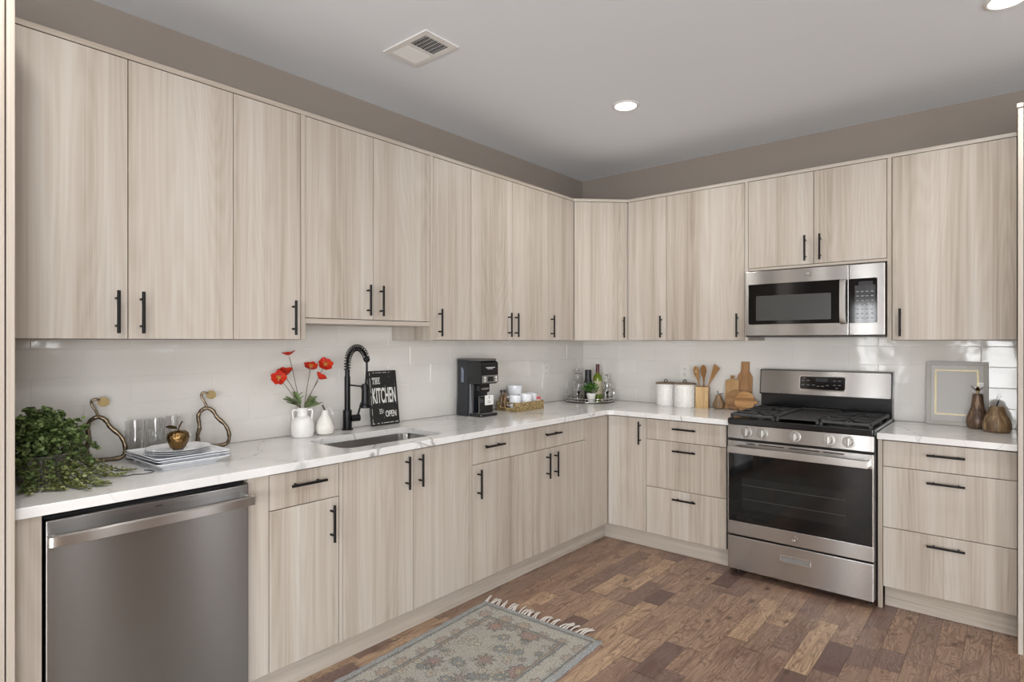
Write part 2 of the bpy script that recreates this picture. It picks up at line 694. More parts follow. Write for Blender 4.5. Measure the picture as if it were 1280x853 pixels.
# ------------------------------------------------------------------ backsplash tiles (setting)
def tile_run(name, a0, a1, z0, z1, joint, place, holes=()):
    """tiles .33 x .114 in running bond; joint = joint position of the row above z=1.247"""
    b = BM()
    L, H, g = 0.33, 0.114, 0.0022
    r0 = int(math.floor((z0 - 1.247) / H))
    row = r0
    rr = random.Random(5)
    while 1.247 + row * H < z1 - 0.004:
        za, zb = 1.247 + row * H, 1.247 + (row + 1) * H
        off = joint + (0.165 if row % 2 else 0.0)
        kk = int(math.floor((a0 - off) / L))
        while off + kk * L < a1 - 0.004:
            ua, ub = off + kk * L, off + (kk + 1) * L
            A0, A1, Z0, Z1 = max(ua + g / 2, a0), min(ub - g / 2, a1), max(za + g / 2, z0), min(zb - g / 2, z1)
            kk += 1
            if A1 - A0 < 0.006 or Z1 - Z0 < 0.006:
                continue
            t = 0.008
            c = 0.0013
            tl = (rr.uniform(-1, 1) * 0.0004, rr.uniform(-1, 1) * 0.0003)
            lo = [(A0, Z0), (A1, Z0), (A1, Z1), (A0, Z1)]
            hi = [(A0 + c, Z0 + c), (A1 - c, Z0 + c), (A1 - c, Z1 - c), (A0 + c, Z1 - c)]
            rings = []
            for pts, d in ((lo, 0.002), (lo, t - c), (hi, t)):
                rg = []
                for i, (u, z) in enumerate(pts):
                    dd = d
                    if d == t:
                        dd += tl[0] * (1 if i in (1, 2) else -1) + tl[1] * (1 if i > 1 else -1)
                    rg.append(b.verts.new(place(u, z, dd)))
                rings.append(rg)
            for p, q in zip(rings, rings[1:]):
                for i in range(4):
                    b.faces.new([p[i], p[(i + 1) % 4], q[(i + 1) % 4], q[i]])
            b.faces.new(rings[-1])
        row += 1
    v = [b.verts.new(place(u, z, 0.0069)) for u, z in ((a0, z0), (a1, z0), (a1, z1), (a0, z1))]
    f = b.faces.new(v)
    f.material_index = 1
    v = [b.verts.new(place(u, z, 0.0005)) for u, z in ((a0, z0), (a1, z0), (a1, z1), (a0, z1))]
    b.faces.new(v).material_index = 1
    return struct(name, b, [M_TILE, M_GROUT], angle=20)


tile_run('trim_1', -3.865, 0.0, CH + 0.001, 1.50, -3.541 - 0.33, lambda u, z, d: (d, u, z))
tile_run('trim_2', 0.009, 2.812, CH + 0.001, 1.50, 0.02, lambda u, z, d: (u, -d, z))

# ------------------------------------------------------------------ cabinets
def handle_bm(length, vertical=True):
    """bar pull centred on the origin, standing off a front at y=0 towards -y"""
    b = BM()
    h = length / 2
    r = 0.0058
    s = h - 0.027
    if vertical:
        cyl(b, (0, -0.031, -h), (0, -0.031, h), r, 14)
        for z in (-s, s):
            cyl(b, (0, 0, z), (0, -0.031, z), 0.0045, 10)
    else:
        cyl(b, (-h, -0.031, 0), (h, -0.031, 0), r, 14)
        for x in (-s, s):
            cyl(b, (x, 0, 0), (x, -0.031, 0), 0.0045, 10)
    return b


HV = None
HH = None


def put_handle(parent, x, y, z, vertical):
    global HV, HH
    src = HV if vertical else HH
    if src is None:
        o = obj('handle', handle_bm(0.153, vertical), M_BLACK, parent)
        o['label'] = 'black bar handle'
        if vertical:
            HV = o
        else:
            HH = o
    else:
        o = src.copy()
        COL.objects.link(o)
        o.parent = parent
    o.location = (x, y, z)
    return o


def front(root, name, x0, x1, z0, z1, plane, hx=None, hz=None, vert=True):
    """door or drawer front whose outer face is at y=-plane; gaps of 3 mm"""
    b = BM()
    g = 0.0016
    xc, zc = (x0 + x1) / 2, (z0 + z1) / 2
    box(b, x0 + g - xc, x1 - g - xc, 0.0, 0.019, z0 + g - zc, z1 - g - zc, 0.0012, 1)
    d = obj(name, b, M_LAM, root, loc=(xc, -plane, zc))
    if hx is not None:
        put_handle(d, hx - xc, 0.0, hz - zc, vert)
    return d


def carcass(root, x0, x1, z0, z1, plane, back=0.002):
    b = BM()
    box(b, x0, x1, -plane + 0.021, -back, z0, z1, 0.0)
    # the cabinet box: pale sides, front coloured dark as the shade behind the doors
    for f in b.faces:
        f.normal_update()
        f.material_index = 1 if f.normal.y < -0.5 else 0
    return obj('carcass', b, [M_LAM, M_GAP], root)


LEFT, BACK = pi / 2, 0.0
WC = 'wall cabinets'
BC = 'base cabinets'


def cab(name, label, cat, run, u0, group=None):
    loc = (0, u0, 0) if run == LEFT else (u0, 0, 0)
    return thing(name, label, cat, loc, run, group)


DT = UT - 0.0215   # top of wall doors


def wall_cab(label, run, u0, u1, doors, zb=UB, back=0.010):
    """doors: list of (a, b, handle position) in run coordinates"""
    r = cab('wall_cabinet', label, 'cabinet', run, u0)
    carcass(r, 0.0005, u1 - u0 - 0.0005, zb, UT - 0.0205, UD, back)
    for a, c, h in doors:
        front(r, 'door', a - u0, c - u0, zb + 0.0, DT, UD, h - u0, 1.495 if zb < 1.42 else zb + 0.0965)
    return r


def panel(root, name, x0, x1, y0, y1, z0, z1, mat=None, bev=0.0008):
    b = BM()
    xc, yc, zc = (x0 + x1) / 2, (y0 + y1) / 2, (z0 + z1) / 2
    box(b, x0 - xc, x1 - xc, y0 - yc, y1 - yc, z0 - zc, z1 - zc, bev, 1)
    return obj(name, b, mat or M_LAM, root, loc=(xc, yc, zc))


def trim_carcass(r, lo=None, hi=None):
    for o in r.children:
        if o.name.startswith('carcass'):
            xm = max(v.co.x for v in o.data.vertices)
            for v in o.data.vertices:
                if lo is not None and v.co.x < 0.01:
                    v.co.x = lo
                if hi is not None and v.co.x > xm - 0.001:
                    v.co.x = hi


TB = 0.010   # wall cabinets start in front of the tile face
# left run, from the tall side panel to the corner
wall_cab('pale wood wall cabinet with two wide doors beside the tall left side panel', LEFT, -3.862, -3.106,
         [(-3.862, -3.488, -3.526), (-3.488, -3.106, -3.447)])
r = wall_cab('pale wood single-door wall cabinet above the red poppies', LEFT, -3.106, -2.780, [(-3.106, -2.804, -2.844)])
panel(r, 'side_panel', 0.303, 0.3255, -UD, -TB, UB, UT - 0.0205)
trim_carcass(r, hi=0.3026)
r = cab('wall_cabinet', 'shorter two-door wall cabinet hanging over the sink and black faucet', 'cabinet', LEFT, -2.780)
carcass(r, 0.0005, 0.7525, 1.473, UT - 0.0205, UD, 0.002)
front(r, 'door', 0.0005, 0.375, 1.497, DT, UD, 0.337, 1.594)
front(r, 'door', 0.375, 0.7525, 1.497, DT, UD, 0.415, 1.594)
panel(r, 'bottom_rail', 0.0005, 0.7525, -UD, -UD + 0.0205, 1.473, 1.4955, M_LAMH)
r = wall_cab('narrow single-door wall cabinet between the sink cabinet and the corner double cabinet', LEFT, -2.027, -1.702, [(-2.006, -1.702, -1.963)])
panel(r, 'side_panel', 0.0005, 0.0205, -UD, -TB, UB, UT - 0.0205)
trim_carcass(r, lo=0.0208)
wall_cab('two-door wall cabinet above the basket of mugs and coffee maker', LEFT, -1.702, -0.942,
         [(-1.702, -1.320, -1.365), (-1.320, -0.942, -1.297)])
wall_cab('narrow one-door wall cabinet just left of the angled corner cabinet', LEFT, -0.942, -0.632, [(-0.942, -0.632, -0.909)])

# diagonal corner wall cabinet
r = thing('corner_wall_cabinet', 'angled corner wall cabinet above the round drinks tray', 'cabinet', (0, 0, 0), 0)
b = BM()
e = 0.0012
pts = [(TB, -TB), (0.626 - e, -TB), (0.626 - e, -UD + 0.026), (UD - 0.026, -0.632 + e), (TB, -0.632 + e)]
prism(b, [(x, y, UB) for x, y in pts], Vector((0, 0, UT - 0.0205 - UB)))
obj('carcass', b, M_LAM, r)
p0, p1 = Vector((UD, -0.630)), Vector((0.6255, -UD))
ang = math.atan2(p1.y - p0.y, p1.x - p0.x)
ln = (p1 - p0).length
b = BM()
zh = (UB + DT) / 2
box(b, -ln / 2 + 0.006, ln / 2 - 0.006, 0, 0.019, UB - zh + 0.0016, DT - zh - 0.0016, 0.0012, 1)
d = obj('door', b, M_LAM, r, loc=((p0.x + p1.x) / 2, (p0.y + p1.y) / 2, zh), rot=(0, 0, ang))
put_handle(d, ln / 2 - 0.036, 0.0, 1.495 - zh, True)

# back run
wall_cab('narrow one-door wall cabinet just right of the angled corner cabinet', BACK, 0.627, 0.930, [(0.627, 0.930, 0.896)])
r = wall_cab('wide single-door wall cabinet left of the microwave', BACK, 0.930, 1.494, [(0.930, 1.473, 1.430)])
panel(r, 'side_panel', 0.544, 0.5635, -UD, -TB, UB, UT - 0.0205)
trim_carcass(r, hi=0.5436)
r = cab('wall_cabinet', 'short two-door wall cabinet directly above the microwave', 'cabinet', BACK, 1.494)
carcass(r, 0.0005, 0.7625, 1.840, UT - 0.0205, UD, 0.002)
front(r, 'door', 0.0005, 0.386, 1.8575, DT, UD, 0.342, 1.954)
front(r, 'door', 0.386, 0.7625, 1.8575, DT, UD, 0.424, 1.954)
panel(r, 'bottom_rail', 0.0005, 0.7625, -UD, -UD + 0.0205, 1.8405, 1.8565, M_LAMH)
r = wall_cab('wide single-door wall cabinet right of the microwave above the picture frame', BACK, 2.257, 2.8115, [(2.280, 2.8115, 2.320)])
panel(r, 'side_panel', 0.0005, 0.0215, -UD, -TB, UB, UT - 0.0205)
trim_carcass(r, lo=0.0218)

# continuous top board over all wall cabinets (setting trim)
b = BM()
pts = [(0.002, -3.864), (UD, -3.864), (UD, -0.630), (0.6255, -UD), (2.8125, -UD), (2.8125, -0.002), (0.002, -0.002)]
prism(b, [(x, y, UT - 0.020) for x, y in pts], Vector((0, 0, 0.020)), 0.0008)
struct('trim_3', b, M_LAMH)

# ---- base cabinets
FT = 0.8765   # top of base fronts


def base_cab(label, run, u0, u1, fronts, cat='cabinet', name='base_cabinet', back=0.003, ctop=0.880):
    r = cab(name, label, cat, run, u0)
    carcass(r, 0.0005, u1 - u0 - 0.0005, DB, ctop, BD, back)
    for kind, a, c, z0, z1, hx, hz, vert in fronts:
        front(r, kind, a - u0, c - u0, z0, z1, BD, None if hx is None else hx - u0, hz, vert)
    return r


SE = 0.737
r = base_cab('narrow base cabinet with one drawer over one door right of the dishwasher', LEFT, -3.181, -2.7735,
             [('drawer', -3.099, -2.793, SE, FT, -2.945, 0.8235, False), ('door', -3.099, -2.793, DB, SE, -2.833, 0.634, True)])
panel(r, 'filler_panel', 0.001, 0.0805, -BD + 0.004, -BD + 0.0205, DB, 0.880)
panel(r, 'side_panel', 0.3895, 0.407, -BD, -BD + 0.0205, DB, FT)
r = cab('sink_base_cabinet', 'base cabinet with two full-height doors under the sink', 'cabinet', LEFT, -2.773)
b = BM()
w = 0.789
for q in ((0.0005, 0.018, -BD + 0.021, -0.003, DB, 0.880), (w - 0.018, w - 0.0005, -BD + 0.021, -0.003, DB, 0.880), (0.018, w - 0.018, -BD + 0.021, -0.003, DB, DB + 0.018),
          (0.018, w - 0.018, -BD + 0.021, -BD + 0.04, 0.80, 0.880)):
    box(b, *q)
obj('carcass', b, M_LAM, r)
front(r, 'door', 0.0, 0.387, DB, FT, BD, 0.340, 0.776)
front(r, 'door', 0.387, 0.766, DB, FT, BD, 0.421, 0.776)
panel(r, 'side_panel', 0.7675, 0.7885, -BD, -BD + 0.0205, DB, FT)
base_cab('narrow base cabinet with drawer and left-handled door below the coffee maker', LEFT, -1.983, -1.677,
         [('drawer', -1.983, -1.677, SE, FT, -1.833, 0.8255, False), ('door', -1.983, -1.677, DB, SE, -1.945, 0.635, True)])
base_cab('wide base cabinet with one long drawer above a pair of doors', LEFT, -1.677, -0.906,
         [('drawer', -1.677, -0.906, SE, FT, -1.296, 0.8255, False), ('door', -1.677, -1.297, DB, SE, -1.338, 0.635, True), ('door', -1.297, -0.906, DB, SE, -1.256, 0.635, True)])
r = cab('corner_base_cabinet', 'corner base cabinet with a plain panel and one door at the inner corner', 'cabinet', BACK, 0.0)
b = BM()
pts = [(0.003, -0.003), (0.9225, -0.003), (0.9225, -BD + 0.021), (BD - 0.021, -BD + 0.021), (BD - 0.021, -0.9055), (0.003, -0.9055)]
prism(b, [(x, y, DB) for x, y in pts], Vector((0, 0, 0.880 - DB)))
obj('carcass', b, [M_LAM], r)
b = BM()
box(b, -0.138, 0.1395, 0, 0.019, DB - 0.4957 + 0.0016, FT - 0.4957 - 0.0016, 0.0012, 1)
obj('filler_panel', b, M_LAM, r, loc=(BD, -0.7665, 0.4957), rot=(0, 0, LEFT))
front(r, 'door', 0.629, 0.9225, DB, FT, BD, 0.880, 0.776)
SE2 = 0.741
base_cab('three-drawer base cabinet left of the range', BACK, 0.923, 1.4605,
         [('drawer', 0.923, 1.460, SE2, FT, 1.1975, 0.826, False), ('drawer', 0.923, 1.460, 0.427, SE2, 1.1975, 0.684, False), ('drawer', 0.923, 1.460, DB, 0.427, 1.1975, 0.373, False)])
r = base_cab('three-drawer base cabinet right of the range under the picture frame', BACK, 2.2545, 2.812,
             [('drawer', 2.277, 2.812, SE2, FT, 2.544, 0.823, False), ('drawer', 2.277, 2.812, 0.425, SE2, 2.544, 0.6855, False), ('drawer', 2.277, 2.812, DB, 0.425, 2.544, 0.3725, False)])
panel(r, 'side_panel', 0.001, 0.0215, -BD, -BD + 0.0205, 0.0005, 0.880)
trim_carcass(r, lo=0.0219)

# toe boards
TK = BD - 0.058
b = BM(); box(b, TK - 0.018, TK, -3.180, -TK, 0, DB - 0.001)
struct('baseboard_left', b, M_LAMH)
b = BM(); box(b, TK - 0.018, 1.4605, -TK, -TK + 0.018, 0, DB - 0.001)
struct('baseboard_back', b, M_LAMH)
b = BM(); box(b, 2.279, 2.812, -TK, -TK + 0.018, 0, DB - 0.001)
struct('baseboard_right', b, M_LAMH)

# left end filler of the dishwasher bay
r = cab('filler_panel', 'narrow pale wood filler panel left of the dishwasher', 'panel', LEFT, -3.866)
panel(r, 'board', 0.001, 0.070, -BD, -BD + 0.020, 0.0, 0.880)

# tall side panel and tall cabinet at the left edge
r = cab('tall_side_panel', 'tall pale wood side panel at the left end of the worktop', 'panel', LEFT, -3.890)
panel(r, 'board', 0.0045, 0.0230, -0.683, -0.003, 0.0, 2.46)
r = cab('tall_cabinet', 'tall pale cabinet door at the far left edge behind a dark gap', 'cabinet', LEFT, -4.50)
carcass(r, 0.0, 0.604, 0.0, 2.44, 0.66, 0.003)
front(r, 'door', 0.0, 0.6125, 0.10, 2.44, 0.683, 0.06, 1.2)

# tall panel at the right, over-fridge cabinet and refrigerator
r = cab('tall_side_panel', 'tall pale wood side panel at the right end of the counter', 'panel', BACK, 2.8130)
panel(r, 'board', 0.0, 0.0185, -0.770, -0.003, 0.0, 2.427)
panel(r, 'cap_board', -0.004, 0.0185, -0.776, -0.003, 2.4275, 2.446)
r = cab('over_fridge_cabinet', 'pale wood cabinet bridging above the refrigerator recess', 'cabinet', BACK, 2.833)
carcass(r, 0.0, 0.94, 1.80, 2.44, 0.765, 0.003)
front(r, 'door', 0.0, 0.47, 1.80, 2.44, 0.769, 0.43, 1.9)
front(r, 'door', 0.47, 0.94, 1.80, 2.44, 0.769, 0.51, 1.9)
r = cab('refrigerator', 'dark refrigerator standing right of the tall side panel', 'refrigerator', BACK, 2.845)
panel(r, 'body', 0.0, 0.90, -0.68, -0.04, 0.0, 1.775, M_SIDE, 0.006)
panel(r, 'door', 0.0, 0.90, -0.745, -0.682, 0.62, 1.775, M_DARK, 0.01)
panel(r, 'freezer_drawer', 0.0, 0.90, -0.745, -0.682, 0.05, 0.612, M_DARK, 0.01)

# ------------------------------------------------------------------ worktops
SX0, SX1, SY0, SY1 = 0.205, 0.545, -2.705, -2.095
SR = 0.065


def hole_plate(outer, hole, z0, z1, mat, name, label, cat):
    b = BM()
    loops = []
    for pts in (outer, hole):
        vs = [b.verts.new((x, y, z1)) for x, y in pts]
        es = [b.edges.new((vs[i], vs[(i + 1) % len(vs)])) for i in range(len(vs))]
        loops.append((vs, es))
    allE = [e for _, es in loops for e in es]
    bmesh.ops.triangle_fill(b, use_beauty=True, edges=allE)
    top = b.faces[:]
    res = bmesh.ops.extrude_face_region(b, geom=top)
    for v in [g for g in res['geom'] if isinstance(g, bmesh.types.BMVert)]:
        v.co.z = z0
    bmesh.ops.recalc_face_normals(b, faces=b.faces[:])
    o = obj(name, b, mat)
    tag(o, label, cat)
    bv = o.modifiers.new('edge', 'BEVEL')
    bv.width = 0.002
    bv.segments = 2
    bv.limit_method = 'ANGLE'
    bv.angle_limit = R(50)
    return o


inner = [(OV + 0.05 - 0.05 * cos(t), -OV - 0.05 + 0.05 * sin(t)) for t in [pi / 2 * i / 8 for i in range(9)]]
outer = [(0.0005, -3.868), (OV, -3.868)] + inner + [(1.4865, -OV), (1.4865, -0.0005), (0.0005, -0.0005)]
hole = list(reversed(rrect(SX0, SX1, SY0, SY1, SR, 8)))
hole_plate(outer, hole, CH - 0.032, CH, M_QUARTZ, 'worktop', 'long L-shaped white marbled worktop with the sink cut into it', 'worktop')
b = BM()
box(b, 2.2535, 2.8115, -OV, -0.0005, CH - 0.032, CH, 0.002)
tag(obj('worktop', b, M_QUARTZ), 'short white marbled worktop right of the range', 'worktop')

# ------------------------------------------------------------------ sink
r = thing('sink', 'undermount stainless steel sink set in the white worktop', 'sink', ((SX0 + SX1) / 2, (SY0 + SY1) / 2, CH - 0.033))
b = BM()
hx, hy = (SX1 - SX0) / 2, (SY1 - SY0) / 2
levels = [(0.012, 0.0, SR), (0.004, 0.0, SR), (0.003, -0.005, SR), (0.0, -0.14, SR - 0.01), (-0.012, -0.170, SR - 0.02), (-0.04, -0.182, SR - 0.03)]
rings = []
for gx, z, rad in levels:
    rings.append([b.verts.new((x, y, z)) for x, y in rrect(-hx - gx, hx + gx, -hy - gx, hy + gx, rad, 8)])
for p, q in zip(rings, rings[1:]):
    n = len(p)
    for i in range(n):
        b.faces.new([p[i], p[(i + 1) % n], q[(i + 1) % n], q[i]])
b.faces.new(rings[-1])
o = obj('basin', b, M_SINK, r)
sm = o.modifiers.new('wall', 'SOLIDIFY')
sm.thickness = 0.0012
sm.offset = 1
b = BM()
lathe(b, [(0.0, 0.004), (0.03, 0.004), (0.042, 0.006), (0.045, 0.0)], 24)
obj('drain', b, M_CHROME, r, loc=(0, 0, -0.1815))

# ------------------------------------------------------------------ dishwasher
r = thing('dishwasher', 'stainless steel dishwasher under the left end of the worktop', 'dishwasher', (0, -3.7935, 0), LEFT)
W = 0.610
panel(r, 'body', 0.004, W - 0.004, -0.600, -0.02, 0.02, 0.868, M_DARK, 0.003)
b = BM()
rbox(b, 0.004, W - 0.004, -0.640, -0.602, 0.112, 0.862, 0.006, 0.004, 'y')
dr = obj('door', b, M_STEELD, r)
b = BM()
prof = catmull([(0.012, -0.641, 0.809), (0.014, -0.672, 0.809), (0.030, -0.688, 0.809), (0.30, -0.694, 0.809), (0.58, -0.688, 0.809), (0.596, -0.672, 0.809), (0.598, -0.641, 0.809)], 6)
bb = BM()
hh = 0.0175
rg = []
for i, p in enumerate(prof):
    t = (prof[min(i + 1, len(prof) - 1)] - prof[max(i - 1, 0)]).normalized()
    n_ = Vector((t.y, -t.x, 0)) * 0.0055
    rg.append([bb.verts.new(p + n_ * s + Vector((0, 0, hh * q))) for s, q in ((-1, -1), (1, -0.8), (1, 0.8), (-1, 1))])
for p, q in zip(rg, rg[1:]):
    for i in range(4):
        bb.faces.new([p[i], p[(i + 1) % 4], q[(i + 1) % 4], q[i]])
bb.faces.new(rg[0]); bb.faces.new(rg[-1])
obj('handle', bb, M_STEELV, dr)
b = BM()
box(b, 0.295, 0.315, -0.6405, -0.6395, 0.844, 0.847)
obj('badge', b, M_DARK, dr)
panel(r, 'kick_plate', 0.006, W - 0.006, -0.570, -0.55, 0.0, 0.105, M_DARK, 0.002)

# ------------------------------------------------------------------ range
RXX = 1.4905
r = thing('gas_range', 'freestanding stainless steel gas range with black oven glass', 'range', (RXX, 0, 0), BACK)
W = 0.758
b = BM()
box(b, 0.0, W, -0.640, -0.012, 0.035, 0.895, 0.003)
obj('body', b, M_SIDE, r)
# drawer
b = BM()
rbox(b, 0.001, W - 0.001, -0.692, -0.642, 0.040, 0.238, 0.006, 0.006, 'y')
d = obj('storage_drawer', b, M_STEEL, r)
b = BM()
x0, x1, z0, z1 = 0.297, 0.459, 0.146, 0.184
for q in ((x0, x1, z1 - 0.006, z1), (x0, x1, z0, z0 + 0.006), (x0, x0 + 0.006, z0, z1), (x1 - 0.006, x1, z0, z1)):
    box(b, q[0], q[1], -0.697, -0.690, q[2], q[3], 0.0015)
obj('pull_frame', b, M_CHROME, d)
b = BM(); box(b, x0 + 0.005, x1 - 0.005, -0.6935, -0.690, z0 + 0.005, z1 - 0.005)
obj('pull_recess', b, M_GREYPLASTIC, d)
# oven door: steel strips and glass
b = BM()
rbox(b, 0.001, W - 0.001, -0.690, -0.648, 0.246, 0.326, 0.004, 0.004, 'y')
rbox(b, 0.001, W - 0.001, -0.690, -0.648, 0.728, 0.803, 0.004, 0.004, 'y')
box(b, 0.001, 0.008, -0.690, -0.648, 0.325, 0.730)
box(b, W - 0.008, W - 0.001, -0.690, -0.648, 0.325, 0.730)
d = obj('oven_door', b, M_STEEL, r)
b = BM(); box(b, 0.0085, W - 0.0085, -0.6885, -0.652, 0.3265, 0.7275, 0.001, 1)
g = obj('oven_glass', b, M_BLKGLASS, d)
b = BM(); rbox(b, 0.085, W - 0.125, -0.6892, -0.688, 0.405, 0.590, 0.01, 0, 'y')
obj('viewing_window', b, M_WINDOWG, d)
b = BM()
for q in (0.463, 0.545):
    box(b, 0.09, W - 0.13, -0.6896, -0.6888, q, q + 0.002)
obj('oven_rack', b, flat('dim_rack', (70, 68, 66), 0.4), d)
b = BM()
for a, c in ((0.11, 0.16), (0.18, 0.32), (0.345, 0.50), (0.52, 0.62)):
    box(b, a, c, -0.6912, -0.689, 0.788, 0.793)
obj('vent_slot', b, M_ENAMEL, d)
b = BM()
rbox(b, 0.020, W - 0.020, -0.748, -0.736, 0.737, 0.776, 0.004, 0.003, 'y')
for a in (0.020, W - 0.045):
    box(b, a, a + 0.025, -0.738, -0.689, 0.741, 0.772, 0.003)
obj('handle', b, M_STEELV, d)
# emblem on a steel strip
def emblem(parent, x, y, z, rad):
    b = BM()
    ring = [(x + rad * cos(t), y - 0.0008, z + rad * sin(t)) for t in [2 * pi * i / 28 for i in range(28)]]
    tube(b, ring, 0.0011, 6, True)
    ring = [(x + rad * .8 * cos(t), y - 0.0006, z + rad * .8 * sin(t)) for t in [2 * pi * i / 28 for i in range(28)]]
    tube(b, ring, 0.0005, 6, True)
    for ox, s in ((-0.35, 1), (0.28, 1)):
        pts = [(x + rad * (ox + 0.25 * cos(t)), y - 0.0008, z + rad * (0.02 + 0.38 * sin(t))) for t in [0.5 + 5.0 * i / 14 for i in range(15)]]
        pts.append((x + rad * (ox + 0.2), y - 0.0008, z))
        tube(b, pts, 0.0007, 5)
    o = obj('emblem', b, M_CHROME, parent)
    return o


emblem(d, 0.372, -0.690, 0.284, 0.0175)
# control panel, slightly tilted back
b = BM()
prism(b, [(0.001, -0.690, 0.818), (0.001, -0.684, 0.896), (0.001, -0.640, 0.896), (0.001, -0.640, 0.818)], Vector((W - 0.002, 0, 0)), 0.003)
cp = obj('control_panel', b, M_STEEL, r)
b = BM()
box(b, 0.006, W - 0.006, -0.676, -0.64, 0.804, 0.8175)
obj('vent_gap', b, M_ENAMEL, r)
kb = BM()
lathe(kb, [(0.031, 0.0), (0.031, 0.003), (0.027, 0.004)], 28, M=Tm(rx=pi / 2))
lathe(kb, [(0.023, 0.003), (0.022, 0.014), (0.019, 0.017), (0, 0.017)], 28, M=Tm(rx=pi / 2))
box(kb, -0.0065, 0.0065, -0.030, -0.012, -0.022, 0.022, 0.003)
K0 = None
for xk in (0.111, 0.202, 0.376, 0.545, 0.642):
    if K0 is None:
        K0 = obj('knob', kb, M_KNOB_ST, r)
        o = K0
    else:
        o = K0.copy(); COL.objects.link(o); o.parent = r
    o.location = (xk, -0.6875, 0.859)
    o.rotation_euler = (R(-4), 0, 0)
# cooktop
b = BM()
rbox(b, -0.002, W + 0.002, -0.690, -0.075, 0.8975, 0.934, 0.012, 0.006, 'z')
ct = obj('cooktop', b, M_ENAMEL, r)
b = BM()
box(b, 0.53, 0.545, -0.6915, -0.689, 0.908, 0.921)
# burners
bn = BM()
lathe(bn, [(0.050, 0.0), (0.050, 0.004), (0.038, 0.006), (0.038, 0.012), (0.034, 0.016), (0, 0.017)], 28)
B0 = None
for (xb, yb) in ((0.15, -0.54), (0.15, -0.24), (0.61, -0.54), (0.61, -0.24)):
    if B0 is None:
        B0 = obj('burner', bn, M_IRON, r); o = B0
    else:
        o = B0.copy(); COL.objects.link(o); o.parent = r
    o.location = (xb, yb, 0.934)
b.free()


def grate(x0, x1):
    b = BM()
    y0, y1 = -0.672, -0.105
    z0, z1 = 0.952, 0.962
    t = 0.010
    zf = 0.934
    for (a, c, e, f) in ((x0, x1, y0, y0 + t), (x0, x1, y1 - t, y1), (x0, x0 + t, y0, y1), (x1 - t, x1, y0, y1), (x0, x1, (y0 + y1) / 2 - t / 2, (y0 + y1) / 2 + t / 2)):
        box(b, a, c, e, f, z0 - 0.006, z1 - 0.002, 0.002, 1)
    # stepped front and back rails down to the deck
    for (a, c, e, f) in ((x0, x0 + 0.014, y0, y0 + 0.014), (x1 - 0.014, x1, y0, y0 + 0.014), (x0, x0 + 0.014, y1 - 0.014, y1), (x1 - 0.014, x1, y1 - 0.014, y1), (x0, x0 + 0.014, -0.395, -0.381), (x1 - 0.014, x1, -0.395, -0.381)):
        box(b, a, c, e, f, zf, z0, 0.001, 1)
    xc = (x0 + x1) / 2
    for yc in (-0.54, -0.24):
        for k in range(8):
            an = k * pi / 4
            L0 = 0.022
            hx_, hy_ = (x1 - x0) / 2 - 0.005, 0.135
            L1 = min(hx_ / max(abs(cos(an)), 1e-3), hy_ / max(abs(sin(an)), 1e-3))
            bar = BM()
            box(bar, L0, L1, -0.0045, 0.0045, z0 - 0.002, z1, 0.002, 1)
            add(b, bar, Tm(xc, yc, 0, an))
    # scalloped side teeth
    for q in range(14):
        yy = y0 + 0.03 + q * 0.038
        for xx in (x0 - 0.002, x1 - 0.010):
            box(b, xx, xx + 0.012, yy, yy + 0.02, z0 - 0.002, z1 + 0.001, 0.002, 1)
    return b


obj('grate', grate(0.012, 0.262), M_IRON, r)
obj('grate', grate(0.498, W - 0.012), M_IRON, r)
b = BM()
x0, x1, y0, y1 = 0.268, 0.492, -0.668, -0.108
box(b, x0, x1, y0, y1, 0.949, 0.955, 0.002)
for q in ((x0, x0 + 0.010, y0, y1), (x1 - 0.010, x1, y0, y1), (x0, x1, y1 - 0.010, y1)):
    box(b, q[0], q[1], q[2], q[3], 0.954, 0.966, 0.003)
for xx in (x0, x1 - 0.016):
    for yy in (y0, y1 - 0.016):
        box(b, xx, xx + 0.016, yy, yy + 0.016, 0.934, 0.966, 0.003)
box(b, x0 + 0.03, x1 - 0.03, y1 - 0.016, y1 - 0.003, 0.958, 0.964, 0.002)
obj('griddle', b, M_GRIDDLE, r)
# backguard
b = BM()
prism(b, [(0.001, -0.075, 0.93), (0.001, -0.075, 1.045), (0.001, -0.035, 1.045), (0.001, -0.035, 0.93)], Vector((W - 0.002, 0, 0)), 0.003)
box(b, 0.0, W, -0.045, -0.012, 0.896, 1.19, 0.004)
obj('backguard', b, M_ENAMEL, r)
b = BM()
prism(b, [(-0.002, -0.104, 1.040), (-0.002, -0.082, 1.204), (-0.002, -0.02, 1.208), (-0.002, -0.02, 1.050)], Vector((W + 0.004, 0, 0)), 0.006)
obj('backguard_frame', b, M_ENAMEL, r)
a1 = math.atan2(0.022, 0.164)
b = BM()
rbox(b, 0.006, W - 0.006, -0.003, 0.001, 0.006, 0.158, 0.008, 0.001, 'y')
bp = obj('backguard_panel', b, M_STEEL, r, loc=(0, -0.1035, 1.042), rot=(-a1, 0, 0))
b = BM()
rbox(b, 0.246, 0.516, -0.006, -0.0025, 0.036, 0.130, 0.014, 0.001, 'y')
obj('display_bezel', b, M_CHROME, bp)
b = BM()
rbox(b, 0.252, 0.510, -0.0075, -0.004, 0.042, 0.124, 0.010, 0.0005, 'y')
obj('display_panel', b, M_BLKGLASS, bp)
b = BM()
box(b, 0.345, 0.412, -0.0080, -0.007, 0.094, 0.116)
obj('display', b, M_DARK, bp)
b = BM()
